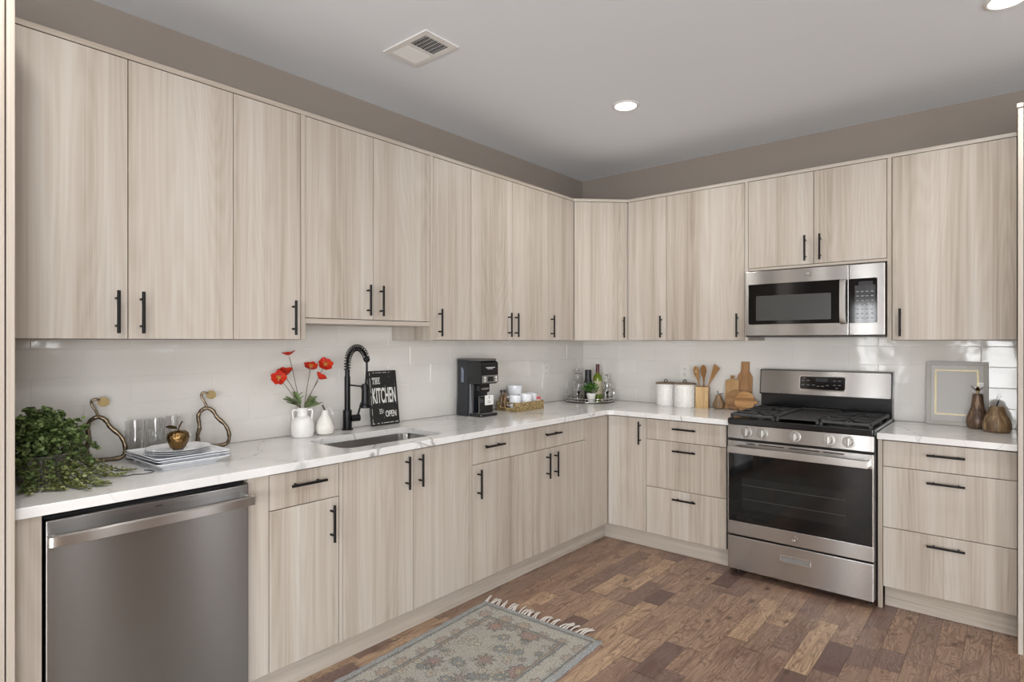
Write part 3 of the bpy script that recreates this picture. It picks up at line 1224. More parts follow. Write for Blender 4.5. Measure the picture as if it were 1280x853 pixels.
for (xx, zz) in ((0.270, 0.098), (0.300, 0.098), (0.270, 0.070), (0.300, 0.070), (0.332, 0.070), (0.360, 0.064), (0.385, 0.064), (0.412, 0.070), (0.452, 0.100), (0.480, 0.100), (0.452, 0.073), (0.480, 0.073), (0.466, 0.055), (0.275, 0.113)):
    box(b, xx - 0.008, xx + 0.008, -0.0078, -0.007, zz - 0.002, zz + 0.002)
obj('button_print', b, M_MARKDIM, bp)
# feet
for xx in (0.035, W - 0.035):
    for yy in (-0.60, -0.10):
        b = BM()
        cyl(b, (xx, yy, 0.0), (xx, yy, 0.036), 0.014, 12)
        obj('levelling_foot', b, M_DARK, r)

# ------------------------------------------------------------------ microwave
r = thing('microwave', 'stainless over-the-range microwave under the short cabinet', 'microwave', (1.4975, 0, 1.417), BACK)
W = 0.757
b = BM()
box(b, 0.002, W - 0.002, -0.372, -0.011, 0.008, 0.415, 0.003)
obj('body', b, M_SIDE, r)
b = BM()
rbox(b, 0.0, 0.580, -0.402, -0.374, 0.009, 0.412, 0.004, 0.004, 'y')
d = obj('door', b, M_STEEL, r)
b = BM()
rbox(b, 0.582, W, -0.402, -0.374, 0.009, 0.412, 0.004, 0.004, 'y')
cpn = obj('control_panel', b, M_STEEL, r)
b = BM(); rbox(b, 0.020, 0.545, -0.4045, -0.400, 0.080, 0.331, 0.008, 0.001, 'y')
obj('door_glass', b, M_BLKGLASS, d)
b = BM(); rbox(b, 0.067, 0.490, -0.4053, -0.404, 0.103, 0.257, 0.006, 0.0, 'y')
obj('viewing_window', b, M_MWWIN, d)
b = BM()
path = catmull([(0.556, -0.403, 0.073), (0.556, -0.432, 0.090), (0.556, -0.440, 0.20), (0.556, -0.432, 0.315), (0.556, -0.403, 0.330)], 6)
rg = []
for p in path:
    rg.append([b.verts.new(p + Vector((dx, dy, 0))) for dx, dy in ((-0.017, 0.004), (-0.015, -0.004), (0.015, -0.004), (0.017, 0.004))])
for p, q in zip(rg, rg[1:]):
    for i in range(4):
        b.faces.new([p[i], p[(i + 1) % 4], q[(i + 1) % 4], q[i]])
b.faces.new(rg[0]); b.faces.new(rg[-1])
obj('handle', b, M_STEELV, d)
emblem(d, 0.368, -0.402, 0.377, 0.0165)
b = BM(); rbox(b, 0.583, 0.722, -0.4045, -0.400, 0.078, 0.330, 0.008, 0.001, 'y')
obj('keypad', b, M_BLKGLASS, cpn)
b = BM()
for i in range(4):
    for j in range(7):
        xx, zz = 0.625 + i * 0.024, 0.105 + j * 0.025
        box(b, xx - 0.0065, xx + 0.0065, -0.4052, -0.404, zz - 0.003, zz + 0.003)
obj('button_print', b, M_MARKDIM, cpn)
b = BM(); box(b, 0.63, 0.70, -0.4052, -0.404, 0.292, 0.312)
obj('display', b, M_DARK, cpn)
# crinkled protective film over the keypad
b = BM()
nx, nz = 26, 36
rr = random.Random(3)
vs = [[b.verts.new((0.612 + 0.102 * i / nx, -0.4062 - abs(rr.gauss(0, 0.0011)), 0.086 + 0.205 * j / nz)) for j in range(nz + 1)] for i in range(nx + 1)]
for i in range(nx):
    for j in range(nz):
        b.faces.new([vs[i][j], vs[i + 1][j], vs[i + 1][j + 1], vs[i][j + 1]])
fm, nt, bs = newmat('clear_film')
bs.inputs['Base Color'].default_value = (0.9, 0.94, 1, 1)
bs.inputs['Roughness'].default_value = 0.08
bs.inputs['Alpha'].default_value = 0.07
o = obj('protective_film', b, fm, cpn, angle=15)
b = BM()
box(b, 0.0, W, -0.398, -0.05, 0.0, 0.0085, 0.002)
obj('underside', b, M_SIDE, r)
b = BM()
for k_ in range(18):
    box(b, 0.255 + k_ * 0.014, 0.263 + k_ * 0.014, -0.385, -0.25, -0.002, 0.001)
obj('grease_filter', b, M_ENAMEL, r)
b = BM()
for a in (0.08, 0.60):
    rbox(b, a, a + 0.10, -0.36, -0.29, -0.0015, 0.001, 0.01)
obj('cooktop_lamp', b, M_SILVER, r)

# ------------------------------------------------------------------ faucet
FX, FY = 0.058, -2.366
r = thing('kitchen_faucet', 'matte black spring-neck faucet behind the sink', 'faucet', (FX, FY, CH), 0)
b = BM()
lathe(b, [(0.0, 0.0), (0.0300, 0.0), (0.0300, 0.006), (0.0235, 0.009), (0.0235, 0.104), (0.0215, 0.107), (0, 0.107)], 28)
obj('base', b, M_FAUCET, r)
b = BM()
lathe(b, [(0.0, 0.104), (0.0155, 0.104), (0.0155, 0.285), (0.0125, 0.290), (0.0125, 0.325), (0, 0.325)], 24)
obj('riser', b, M_FAUCET, r)
# arched hose with the coil round it
pts = [(0, 0, 0.32)]
ra = 0.088
for i in range(25):
    t = pi - i / 24 * pi * 0.90
    pts.append((ra + ra * cos(t), 0, 0.355 + ra * sin(t)))
hose = catmull(pts, 3)
xe, ze = hose[-1].x, hose[-1].z
b = BM()
tube(b, hose, 0.0075, 10)
tail = catmull([(xe, 0, ze), (xe + 0.001, 0, ze - 0.05), (xe - 0.006, 0, ze - 0.12), (0.160, 0, 0.252)], 6)
tube(b, tail, 0.0058, 10)
obj('hose', b, M_FAUCET, r)
b = BM()
L = [0]
for p, q in zip(hose, hose[1:]):
    L.append(L[-1] + (q - p).length)
turns = 19
coil = []
m = turns * 12
for i in range(m + 1):
    s = L[-1] * i / m
    j = max(k for k in range(len(L)) if L[k] <= s + 1e-9)
    j = min(j, len(hose) - 2)
    f = (s - L[j]) / (L[j + 1] - L[j])
    p = hose[j].lerp(hose[j + 1], f)
    t = (hose[j + 1] - hose[j]).normalized()
    n1 = Vector((0, 1, 0))
    n2 = t.cross(n1)
    a = 2 * pi * turns * i / m
    coil.append(p + (n1 * cos(a) + n2 * sin(a)) * 0.0165)
tube(b, coil, 0.0024, 6)
obj('spring_coil', b, M_FAUCET, r)
b = BM()
ball(b, (xe, 0, ze), 0.017, 16, 12)
obj('coil_collar', b, M_FAUCET, r)
b = BM()
lathe(b, [(0, 0.255), (0.0165, 0.255), (0.0185, 0.245), (0.0205, 0.165), (0.0235, 0.150), (0.030, 0.146), (0.030, 0.130), (0, 0.130)], 24, M=Tm(x=0.160))
obj('spray_head', b, M_FAUCET, r)
b = BM()
cyl(b, (0.012, 0, 0.242), (0.142, 0, 0.240), 0.0045, 10)
lathe(b, [(0.0225, 0.230), (0.0225, 0.250), (0.017, 0.250), (0.017, 0.230)], 24, M=Tm(x=0.160))
obj('holder_arm', b, M_FAUCET, r)
b = BM()
cyl(b, (0.016, 0.012, 0.062), (0.028, 0.058, 0.062), 0.0185, 20)
cyl(b, (0.027, 0.046, 0.070), (0.038, 0.062, 0.145), 0.0062, 10, r1=0.005)
obj('lever', b, M_FAUCET, r)

# ------------------------------------------------------------------ sign
tl = math.atan2(0.040, 0.305)
r = thing('sign', 'black sign with white kitchen lettering leaning behind the sink', 'sign', (0.0565, -2.2095, CH + 0.0005), LEFT)
SW, SH = 0.196, 0.309
MS = Matrix.Rotation(-tl, 4, 'X')
b = BM()
rbox(b, 0, SW, -0.009, 0.002, 0, SH, 0.004, 0.0015, 'y', M=MS)
o = obj('board', b, flat('black_sign_paint', (26, 26, 25), 0.55), r)
mw = flat('worn_white_paint', (225, 224, 218), 0.6)
b = BM()


def letter_rects(ch):
    """slab-serif capitals as rectangles in a 1x1 cell"""
    t, s = 0.26, 0.13
    D = {
        'T': [(.5 - t / 2, .5 + t / 2, 0, 1), (0, 1, 1 - s, 1), (0, .14, .72, 1), (.86, 1, .72, 1), (.25, .75, 0, s)],
        'H': [(.1, .1 + t, 0, 1), (.9 - t, .9, 0, 1), (.2, .8, .43, .57), (0, .46, 0, s), (.54, 1, 0, s), (0, .46, 1 - s, 1), (.54, 1, 1 - s, 1)],
        'E': [(.1, .1 + t, 0, 1), (.1, .95, 0, s), (.1, .95, 1 - s, 1), (.1, .72, .44, .57), (.82, .95, 0, .32), (.82, .95, .68, 1), (.62, .74, .36, .65), (0, .3, 0, s), (0, .3, 1 - s, 1)],
        'I': [(.5 - t / 2, .5 + t / 2, 0, 1), (.15, .85, 0, s), (.15, .85, 1 - s, 1)],
        'S': [(.05, .95, 1 - s, 1), (.05, .95, 0, s), (.05, .30, .5, 1), (.70, .95, 0, .5), (.05, .95, .44, .57), (.85, .95, .68, 1), (.05, .15, 0, .32)],
        ':': [(.3, .7, .12, .34), (.3, .7, .6, .82)],
    }
    return D[ch]


def slab(word, u0, v1, cw, chh, gap):
    for i, chx in enumerate(word):
        for (a, c, e, f) in letter_rects(chx):
            x0 = u0 + i * (cw + gap)
            box(b, x0 + a * cw, x0 + c * cw, -0.0098, -0.0085, v1 - chh + e * chh, v1 - chh + f * chh, M=MS)


slab('THE', 0.022, SH * (1 - .125), 0.0165, 0.037, 0.0025)
slab('IS', 0.056, SH * (1 - .705), 0.011, 0.027, 0.0015)
slab(':', 0.081, SH * (1 - .715), 0.009, 0.022, 0)
k = text_bm('KITCHEN', 0.1, 0.0006, 0.0022)
xs = [v.co.x for v in k.verts]; zs = [v.co.z for v in k.verts]
kw, kh = 0.163, 0.089
add(b, k, MS @ Matrix.Translation((0.018, -0.0092, SH * (1 - .60))) @ Matrix.Diagonal((kw / (max(xs) - min(xs)), 1, kh / (max(zs) - min(zs)), 1)) @ Matrix.Translation((-min(xs), 0, -min(zs))))
k = text_bm('OPEN', 0.1, 0.0006, 0.0012)
xs = [v.co.x for v in k.verts]; zs = [v.co.z for v in k.verts]
kw, kh = 0.076, 0.036
add(b, k, MS @ Matrix.Translation((0.099, -0.0092, SH * (1 - .86))) @ Matrix.Diagonal((kw / (max(xs) - min(xs)), 1, kh / (max(zs) - min(zs)), 1)) @ Matrix.Translation((-min(xs), 0, -min(zs))))
obj('lettering', b, mw, r)
b = BM()
rr = random.Random(8)
for (a, c, e, f, ax) in ((0.004, SW - 0.004, 0.010, 0.013, 'x'), (0.03, SW * 0.8, SH - 0.012, SH - 0.0095, 'x'), (0.0075, 0.0095, 0.01, SH - 0.01, 'z')):
    p = 0.0
    while p < 1:
        q = min(1, p + rr.uniform(0.05, 0.2))
        if ax == 'x':
            box(b, a + (c - a) * p, a + (c - a) * q, -0.0094, -0.0085, e, f, M=MS)
        else:
            box(b, a, c, -0.0094, -0.0085, e + (f - e) * p, e + (f - e) * q, M=MS)
        p = q + rr.uniform(0.01, 0.1)
for i in range(46):
    x, z = rr.uniform(0.01, SW - 0.01), rr.uniform(0.015, SH - 0.015)
    s = rr.uniform(0.0004, 0.0012)
    box(b, x - s, x + s, -0.0092, -0.0085, z - s, z + s, M=MS)
obj('worn_edge', b, mw, r)

# ------------------------------------------------------------------ potted trailing plant
def leaf(bm, p, d, up, ln, wd, cup=0.15, mi=0):
    """oval leaf from p along d"""
    d = d.normalized()
    s = d.cross(up)
    if s.length < 1e-3:
        s = Vector((1, 0, 0))
    s.normalize()
    n = s.cross(d)
    prof = [(0.0, 0.0), (0.2, 0.75), (0.5, 1.0), (0.8, 0.72), (1.0, 0.0)]
    prev = None
    for t, w in prof:
        c = p + d * (ln * t) - n * (cup * ln * t * t)
        if w == 0:
            row = [bm.verts.new(c)]
        else:
            row = [bm.verts.new(c + s * (wd * w / 2) + n * (cup * wd * .5)), bm.verts.new(c), bm.verts.new(c - s * (wd * w / 2) + n * (cup * wd * .5))]
        if prev:
            if len(prev) == 1:
                for q in range(2):
                    f = bm.faces.new([prev[0], row[q], row[q + 1]]); f.material_index = mi
            elif len(row) == 1:
                for q in range(2):
                    f = bm.faces.new([prev[q], row[0], prev[q + 1]]); f.material_index = mi
            else:
                for q in range(2):
                    f = bm.faces.new([prev[q], row[q], row[q + 1], prev[q + 1]]); f.material_index = mi
        prev = row


def leafmat(name, c1, c2, c3):
    m, nt, b = newmat(name)
    N = NT(nt)
    g = N.n('ShaderNodeNewGeometry')
    wn = N.ramp(g.outputs['Random Per Island'], [(0.0, s2l(c1)), (0.5, s2l(c2)), (1.0, s2l(c3))])
    nt.links.new(wn, b.inputs['Base Color'])
    b.inputs['Roughness'].default_value = 0.5
    b.inputs['Specular IOR Level'].default_value = 0.3
    return m


M_FERN = leafmat('trailing_leaf', (52, 66, 34), (80, 98, 52), (118, 134, 82))
M_FERN2 = leafmat('pale_trailing_leaf', (98, 108, 60), (134, 142, 88), (168, 172, 120))
M_STEM = flat('plant_stem', (70, 72, 40), 0.6)
PX, PY = 0.285, -3.730
r = thing('trailing_plant', 'bushy green trailing plant in a grey pot at the left end of the worktop', 'plant', (PX, PY, CH), 0)
b = BM()
lathe(b, [(0, 0), (0.058, 0), (0.064, 0.004), (0.076, 0.085), (0.080, 0.088), (0.080, 0.095), (0.072, 0.095), (0.068, 0.080), (0, 0.080)], 28)
obj('pot', b, flat('grey_pot', (126, 121, 116), 0.7), r)
rr = random.Random(11)
bl, bs_, bp_ = BM(), BM(), BM()
YMIN = -3.864 - PY


def okp(p):
    return p.y > YMIN + 0.008 and p.z > 0.006 and p.x > -PX + 0.03


for i in range(230):
    a = rr.uniform(0, 2 * pi)
    out = rr.uniform(0.01, 0.150) ** 1.0
    hgt = 0.09 + 0.14 * math.sqrt(max(0, 1 - (out / 0.16) ** 2)) * rr.uniform(0.6, 1.05)
    drop = rr.random() < 0.55
    p0 = Vector((0.03 * cos(a), 0.03 * sin(a), 0.085))
    p1 = Vector((out * 0.6 * cos(a), out * 0.6 * sin(a), hgt))
    if drop:
        p2 = Vector(((out + 0.03) * cos(a), (out + 0.03) * sin(a), max(0.02, hgt - rr.uniform(0.05, 0.19))))
    else:
        p2 = Vector((out * cos(a), out * sin(a), hgt + rr.uniform(-0.02, 0.015)))
    path = catmull([p0, p1, p2], 6)
    if not all(okp(q) for q in path[4:]):
        continue
    tube(bs_, path, 0.0009, 4, cap=False)
    for j, q in enumerate(path[4:]):
        for s in range(3):
            d = Vector((rr.gauss(cos(a), 0.8), rr.gauss(sin(a), 0.8), rr.gauss(0.1, 0.6)))
            ln = rr.uniform(0.009, 0.017)
            if okp(q + d.normalized() * 0.026):
                leaf(bl, q + Vector((rr.gauss(0, .004), rr.gauss(0, .004), rr.gauss(0, .004))), d, Vector((rr.gauss(0.5, .5), rr.gauss(-0.3, .5), 1)), ln, ln * 0.95, 0.12)
# runners over the worktop
for (ex, ey, n_, w_) in ((0.155, -0.045, 5, 0.03), (0.205, 0.03, 6, 0.03), (0.235, 0.10, 6, 0.03), (0.10, 0.17, 6, 0.03), (0.06, 0.23, 3, 0.01), (0.03, 0.16, 4, 0.03), (0.18, -0.01, 6, 0.03), (0.155, 0.09, 6, 0.04)):
    for q in range(n_):
        e_ = Vector((ex + rr.gauss(0, w_ * .7), ey + rr.gauss(0, w_), 0.007))
        st = Vector((e_.x * 0.3, e_.y * 0.3, 0.095))
        mid = Vector((e_.x * 0.62, e_.y * 0.62, rr.uniform(0.03, 0.06)))
        path = catmull([st, mid, Vector((e_.x * 0.85, e_.y * 0.85, 0.012)), e_], 6)
        if not all(okp(p) for p in path):
            continue
        tube(bs_, path, 0.0008, 4, cap=False)
        for p in path[4:]:
            for s in range(3):
                d = Vector((rr.gauss(e_.x * 4, 0.8), rr.gauss(e_.y * 4, 0.8), rr.gauss(0.2, 0.3)))
                ln = rr.uniform(0.008, 0.014)
                if okp(p + d.normalized() * 0.016):
                    leaf(bp_, p, d, Vector((rr.gauss(0, .4), rr.gauss(0, .4), 1)), ln, ln * 0.85, 0.12)
obj('foliage', bl, M_FERN, r, angle=80)
obj('trailing_foliage', bp_, M_FERN2, r, angle=80)
obj('stem', bs_, M_STEM, r)

# ------------------------------------------------------------------ metal pear outlines
M_BRONZE = flat('hammered_bronze', (110, 97, 80), 0.3, 1.0)
nt = M_BRONZE.node_tree
N = NT(nt)
N.bump(N.noise(N.mapping(N.obj(), (70, 70, 70)), 1.0, 2.0), 0.6, 0.004, nt.nodes['Principled BSDF'])
M_GOLDLEAF = flat('brass_leaf', (132, 114, 80), 0.4, 1.0)
r = thing('pear_outline_ornament', 'bronze open pear outline beside the trailing plant', 'ornament', (0.060, -3.478, CH), R(67))
# outline in units of photo pixels from the base centre
sx, sz = 0.00262, 0.00316
ol = [(-20, 1.5), (0, 0.8), (20, 3), (24, 15), (18, 29), (5, 41), (-1, 50), (-10, 54.5), (-19, 51), (-23.5, 43), (-21.5, 28), (-24.5, 17), (-23.5, 7)]
pts = catmull([(u * sx, 0, v * sz + 0.0045) for u, v in ol], 6, True)
b = BM()
rr = random.Random(2)
# flat hammered band
n = len(pts)
rings = []
for i in range(n):
    t = (pts[(i + 1) % n] - pts[i - 1]).normalized()
    nn = Vector((t.z, 0, -t.x))
    w = 0.0076 * (1 + 0.2 * sin(i * 1.1) * cos(i * .37))
    rings.append([b.verts.new(pts[i] + nn * (w * c) + Vector((0, 0.010 * s, 0))) for c, s in ((-1, -.7), (-.6, -1), (.6, -1), (1, -.7), (1, .7), (.6, 1), (-.6, 1), (-1, .7))])
for i in range(n):
    p, q = rings[i], rings[(i + 1) % n]
    for j in range(8):
        b.faces.new([p[j], p[(j + 1) % 8], q[(j + 1) % 8], q[j]])
lo = min(v.co.z for v in b.verts)
for v in b.verts:
    v.co.z -= lo
obj('outline', b, M_BRONZE, r, angle=60)
b = BM()
st = catmull([(u * sx, 0, v * sz) for u, v in ((-9, 54), (-13, 63), (-19, 73), (-17.5, 77.5), (-12, 78), (-8, 77))], 5)
tube(b, st, 0.0050, 10)
obj('stem', b, M_BRONZE, r)
b = BM()
leaf(b, Vector((-12 * sx, -0.002, 78 * sz)), Vector((1, 0, -0.45)), Vector((0, -1, 0.1)), 0.046, 0.040, 0.05)
bmesh.ops.solidify(b, geom=b.faces[:], thickness=0.0015)
lf = obj('leaf', b, M_GOLDLEAF, r)
lf['label'] = 'brass veined leaf'
dup(r, (0.060, -3.066, CH), R(62), 'bronze open pear outline standing behind the stacked white plates')

# ------------------------------------------------------------------ tumblers
b = BM()
lathe(b, [(0, 0.0), (0.031, 0.0), (0.032, 0.003), (0.0345, 0.155), (0.0330, 0.155), (0.0305, 0.010), (0, 0.010)], 28)
g0 = obj('tumbler', b, M_GLASS)
tag(g0, 'clear glass tumbler nearest the bronze pear by the plant', 'glass', 'clear tumblers behind the plates')
g0.location = (0.085, -3.387, CH)
for (x, y, l) in ((0.078, -3.310, 'middle clear glass tumbler of the row behind the plates'), (0.062, -3.238, 'clear glass tumbler directly behind the golden apple')):
    g = g0.copy(); COL.objects.link(g); g.location = (x, y, CH); g['label'] = l

# ------------------------------------------------------------------ serving trays and plates
def dish(hx, hy, h, foot, rad, lip):
    """rectangular dish with rounded corners, flared sides and a thin lip"""
    b = BM()
    lv = [(foot, 0.0), (foot + 0.002, 0.002), (1.0, h - 0.002), (1.0, h), (0.985, h), (0.93, h - lip), (foot * 0.95, 0.006)]
    rings = []
    for s, z in lv:
        rings.append([b.verts.new((x * s, y * s, z)) for x, y in rrect(-hx, hx, -hy, hy, rad, 5)])
    for p, q in zip(rings, rings[1:]):
        m = len(p)
        for i in range(m):
            b.faces.new([p[i], p[(i + 1) % m], q[(i + 1) % m], q[i]])
    b.faces.new(rings[0]); b.faces.new(rings[-1])
    return b


TX, TY, TR = 0.288, -3.298, R(2)
hx, hy = 0.153, 0.136
z = CH
d0 = obj('serving_dish', dish(hx, hy, 0.028, 0.72, 0.012, 0.006), M_PORC)
tag(d0, 'deep white rectangular dish at the bottom of the stack', 'dish', 'stacked white rectangular dishes')
d0.location = (TX, TY, z); d0.rotation_euler = (0, 0, TR)
sh = dish(hx, hy, 0.0145, 0.80, 0.012, 0.005)
d1 = obj('serving_dish', sh, M_PORC)
tag(d1, 'white rectangular dish in the middle of the stack', 'dish', 'stacked white rectangular dishes')
d1.location = (TX - 0.001, TY, z + 0.0250); d1.rotation_euler = (0, 0, TR + 0.01)
d2 = d1.copy(); COL.objects.link(d2)
d2['label'] = 'white rectangular dish on top of the stack, under the round plates'
d2.location = (TX + 0.001, TY - 0.001, z + 0.0345); d2.rotation_euler = (0, 0, TR - 0.01)
b = BM()
lathe(b, [(0, 0), (0.062, 0), (0.066, 0.002), (0.110, 0.0085), (0.112, 0.010), (0.109, 0.0105), (0.068, 0.0045), (0, 0.004)], 48)
p0 = obj('plate', b, M_PORC)
tag(p0, 'small round white plate at the bottom of three', 'plate', 'stacked round white plates')
PXX, PYY = 0.318, -3.312
p0.location = (PXX, PYY, z + 0.0422)
for dz, l in ((0.0075, 'small round white plate in the middle of three'), (0.0150, 'small round white plate directly under the golden apple')):
    p = p0.copy(); COL.objects.link(p); p.location = (PXX + 0.001, PYY + 0.001, z + 0.0422 + dz); p['label'] = l
AZ = z + 0.0422 + 0.015 + 0.0045
M_GOLD = flat('antique_gold', (122, 96, 60), 0.27, 1.0)
nt = M_GOLD.node_tree
N = NT(nt)
N.bump(N.noise(N.mapping(N.obj(), (60, 60, 36)), 1.0, 3.0), 0.8, 0.008, nt.nodes['Principled BSDF'])
r = thing('apple_ornament', 'golden metal apple sitting on the stacked white plates', 'ornament', (0.345, -3.322, AZ), 0)
b = BM()
lathe(b, [(0, 0.006), (0.010, 0.002), (0.018, 0.0), (0.026, 0.006), (0.035, 0.026), (0.0395, 0.046), (0.036, 0.062), (0.025, 0.071), (0.012, 0.069), (0.004, 0.062), (0, 0.060)], 32)
for v in b.verts:
    a = math.atan2(v.co.y, v.co.x)
    k = 1 + 0.035 * cos(5 * a)
    v.co.x *= k; v.co.y *= k
obj('body', b, M_GOLD, r, angle=70)
b = BM()
tube(b, catmull([(0, 0, 0.060), (0.004, 0.004, 0.085), (0.012, 0.012, 0.106)], 5), [0.0028] * 10 + [0.0034], 8)
obj('stem', b, flat('dark_bronze', (84, 66, 46), 0.4, 1.0), r)
b = BM()
leaf(b, Vector((0.002, 0.0, 0.078)), Vector((-0.75, -1.0, 0.38)), Vector((0.3, -0.25, 1)), 0.046, 0.026, 0.1)
bmesh.ops.solidify(b, geom=b.faces[:], thickness=0.0014)
obj('leaf', b, M_GOLDLEAF, r)
# dark cord lying in front of the dishes
b = BM()
tube(b, catmull([(0.40, -3.530, CH + 0.0016), (0.415, -3.515, CH + 0.0016), (0.408, -3.49, CH + 0.0016), (0.425, -3.465, CH + 0.0016), (0.415, -3.43, CH + 0.0016), (0.385, -3.425, CH + 0.0016), (0.355, -3.44, CH + 0.0016)], 6), 0.0014, 6)
tag(obj('cord', b, flat('dark_cord', (40, 44, 52), 0.5)), 'thin dark cord curling on the worktop in front of the dishes', 'cord')

# ------------------------------------------------------------------ white vase and poppies
VX, VY = 0.092, -2.650
r = thing('vase', 'white two-handled ceramic vase holding the red poppies', 'vase', (VX, VY, CH), 0)
b = BM()
lathe(b, [(0, 0), (0.044, 0), (0.051, 0.005), (0.0545, 0.025), (0.0545, 0.062), (0.050, 0.083), (0.038, 0.098), (0.0265, 0.106), (0.0245, 0.125), (0.0265, 0.143), (0.027, 0.146), (0.0235, 0.146), (0.0215, 0.125), (0.023, 0.107), (0.044, 0.08), (0.044, 0.02), (0, 0.012)], 36)
obj('body', b, M_CERAMIC, r)
for s in (-1, 1):
    b = BM()
    tube(b, catmull([(0, s * 0.0245, 0.132), (0, s * 0.040, 0.137), (0, s * 0.047, 0.128), (0, s * 0.045, 0.108), (0, s * 0.0435, 0.086)], 6), 0.0048, 10)
    obj('handle', b, M_CERAMIC, r, rot=(0, 0, R(-30)))
M_PETAL = leafmat('red_petal', (168, 30, 18), (196, 44, 22), (212, 70, 30))
M_PCENT = flat('poppy_centre', (196, 150, 56), 0.8)
M_PLEAF = leafmat('poppy_leaf', (118, 138, 88), (138, 158, 108), (164, 180, 136))
M_PSTEM = flat('poppy_stem', (96, 92, 66), 0.6)
rr = random.Random(21)


def poppy(label, head, facing, rad, nleaf, openness=0.55, base=(0, 0)):
    """head is relative to the vase base; facing is the way the flower looks"""
    r = thing('poppy', label, 'flower', (VX, VY, CH + 0.0145), 0, 'red poppies in the white vase')
    h = Vector(head) - Vector((0, 0, 0.0145))
    f = Vector(facing).normalized()
    st = Vector((base[0], base[1], 0.0))
    neck = Vector((base[0] * 0.6 + h.x * 0.05, base[1] * 0.6 + h.y * 0.05, 0.125))
    path = catmull([st, neck, neck.lerp(h, 0.55) + Vector((0, 0, 0.012)), h - f * 0.014], 8)
    b = BM()
    tube(b, path, 0.0016, 7)
    obj('stem', b, M_PSTEM, r)
    q = Vector((0, 0, 1)).rotation_difference(f).to_matrix().to_4x4()
    M = Matrix.Translation(h) @ q
    b = BM()
    npet = 5
    for k in range(npet):
        a0 = 2 * pi * k / npet + rr.uniform(-.2, .2)
        wv = 0.95 * 2 * pi / npet
        nu, nv = 9, 6
        ph = rr.uniform(0, 6)
        grid = []
        for i in range(nu):
            row = []
            u = i / (nu - 1) * 2 - 1
            for j in range(nv):
                v = j / (nv - 1)
                L = rad * (1.0 - 0.22 * abs(u) ** 3) * v * (1 + 0.08 * sin(5 * u + ph))
                ang = a0 + u * wv * (0.35 + 0.4 * v)
                up = rad * openness * (v ** 1.6) + 0.07 * rad * v * sin(4 * u + ph) + (0.0012 if k % 2 else 0.0)
                row.append(b.verts.new((L * cos(ang), L * sin(ang), up - 0.006)))
            grid.append(row)
        for i in range(nu - 1):
            for j in range(nv - 1):
                b.faces.new([grid[i][j], grid[i + 1][j], grid[i + 1][j + 1], grid[i][j + 1]])
    bmesh.ops.transform(b, matrix=M, verts=b.verts[:])
    obj('petals', b, M_PETAL, r, angle=80)
    b = BM()
    ball(b, (0, 0, 0.0), rad * 0.16, 12, 8, M=M)
    for k in range(16):
        a = 2 * pi * k / 16
        cyl(b, M @ Vector((0, 0, -0.002)), M @ Vector((rad * 0.30 * cos(a), rad * 0.30 * sin(a), rad * 0.22)), 0.0006, 5)
        ball(b, (rad * 0.30 * cos(a), rad * 0.30 * sin(a), rad * 0.22), 0.0013, 6, 5, M=M)
    obj('flower_centre', b, M_PCENT, r)
    if nleaf:
        b = BM()
        for k in range(nleaf):
            d = Vector((rr.uniform(-0.2, 0.5), (1 if h.y > 0 else -1) * rr.uniform(0.2, 1.0), rr.uniform(0.15, 0.8)))
            p = Vector((neck.x, neck.y, 0.128 + rr.uniform(0, 0.02)))
            ln = rr.uniform(0.055, 0.105)
            leaf(b, p, d, Vector((0.3, 0, 1)), ln, ln * 0.36, 0.1)
            for s in (-1, 1):
                for t in (0.35, 0.6):
                    side = d.normalized().cross(Vector((0, 0, 1))).normalized() * s
                    leaf(b, p + d.normalized() * ln * t, d.normalized() + side * 0.9, Vector((0.3, 0, 1)), ln * 0.45, ln * 0.17, 0.05)
        obj('leaf', b, M_PLEAF, r, angle=70)
    return r


poppy('topmost red poppy, seen from the side above the vase', (0.0, -0.073, 0.414), (-0.1, -0.15, 1), 0.033, 2, 0.5, (-0.008, -0.010))
poppy('leftmost red poppy, open and facing the room', (0.025, -0.138, 0.302), (0.95, -0.55, 0.25), 0.035, 3, 0.4, (0.004, -0.014))
poppy('half-closed red poppy right beside the leftmost one', (0.0, -0.092, 0.315), (0.25, -0.2, 1), 0.036, 2, 0.85, (0.008, -0.010))
poppy('red poppy in the middle right, tilted over the vase', (0.0, 0.046, 0.350), (0.55, -0.15, 0.8), 0.034, 2, 0.35, (0.0, 0.012))
poppy('rightmost upper red poppy, facing outward and fully open', (0.01, 0.122, 0.358), (0.85, -0.25, 0.5), 0.037, 2, 0.38, (0.008, 0.012))
poppy('lowest red poppy on the right, opening sideways', (0.0, 0.098, 0.287), (0.05, 0.55, 0.75), 0.031, 3, 0.8, (-0.008, 0.010))

# white ceramic pear
r = thing('ceramic_pear', 'small white ceramic pear with a dark stem next to the vase', 'ornament', (0.105, -2.532, CH), 0)
b = BM()
lathe(b, [(0, 0), (0.030, 0.0), (0.043, 0.008), (0.0485, 0.028), (0.046, 0.048), (0.037, 0.070), (0.026, 0.088), (0.019, 0.102), (0.0165, 0.118), (0.013, 0.124), (0, 0.125)], 32)
for v in b.verts:
    a = math.atan2(v.co.y, v.co.x)
    k = 1 + 0.03 * sin(4 * a + v.co.z * 40)
    v.co.x *= k; v.co.y *= k
obj('body', b, flat('pearl_ceramic', (230, 227, 220), 0.22), r)
b = BM()
tube(b, catmull([(0, 0, 0.123), (-0.003, -0.006, 0.138), (-0.004, -0.012, 0.150)], 4), [0.0035] * 7 + [0.004, 0.005], 8)
obj('stem', b, flat('dark_stem', (70, 60, 48), 0.6), r)
b = BM()
tube(b, catmull([(0, 0.004, 0.123), (0.012, 0.018, 0.134), (0.014, 0.030, 0.122), (0.016, 0.036, 0.104)], 6), 0.0015, 6)
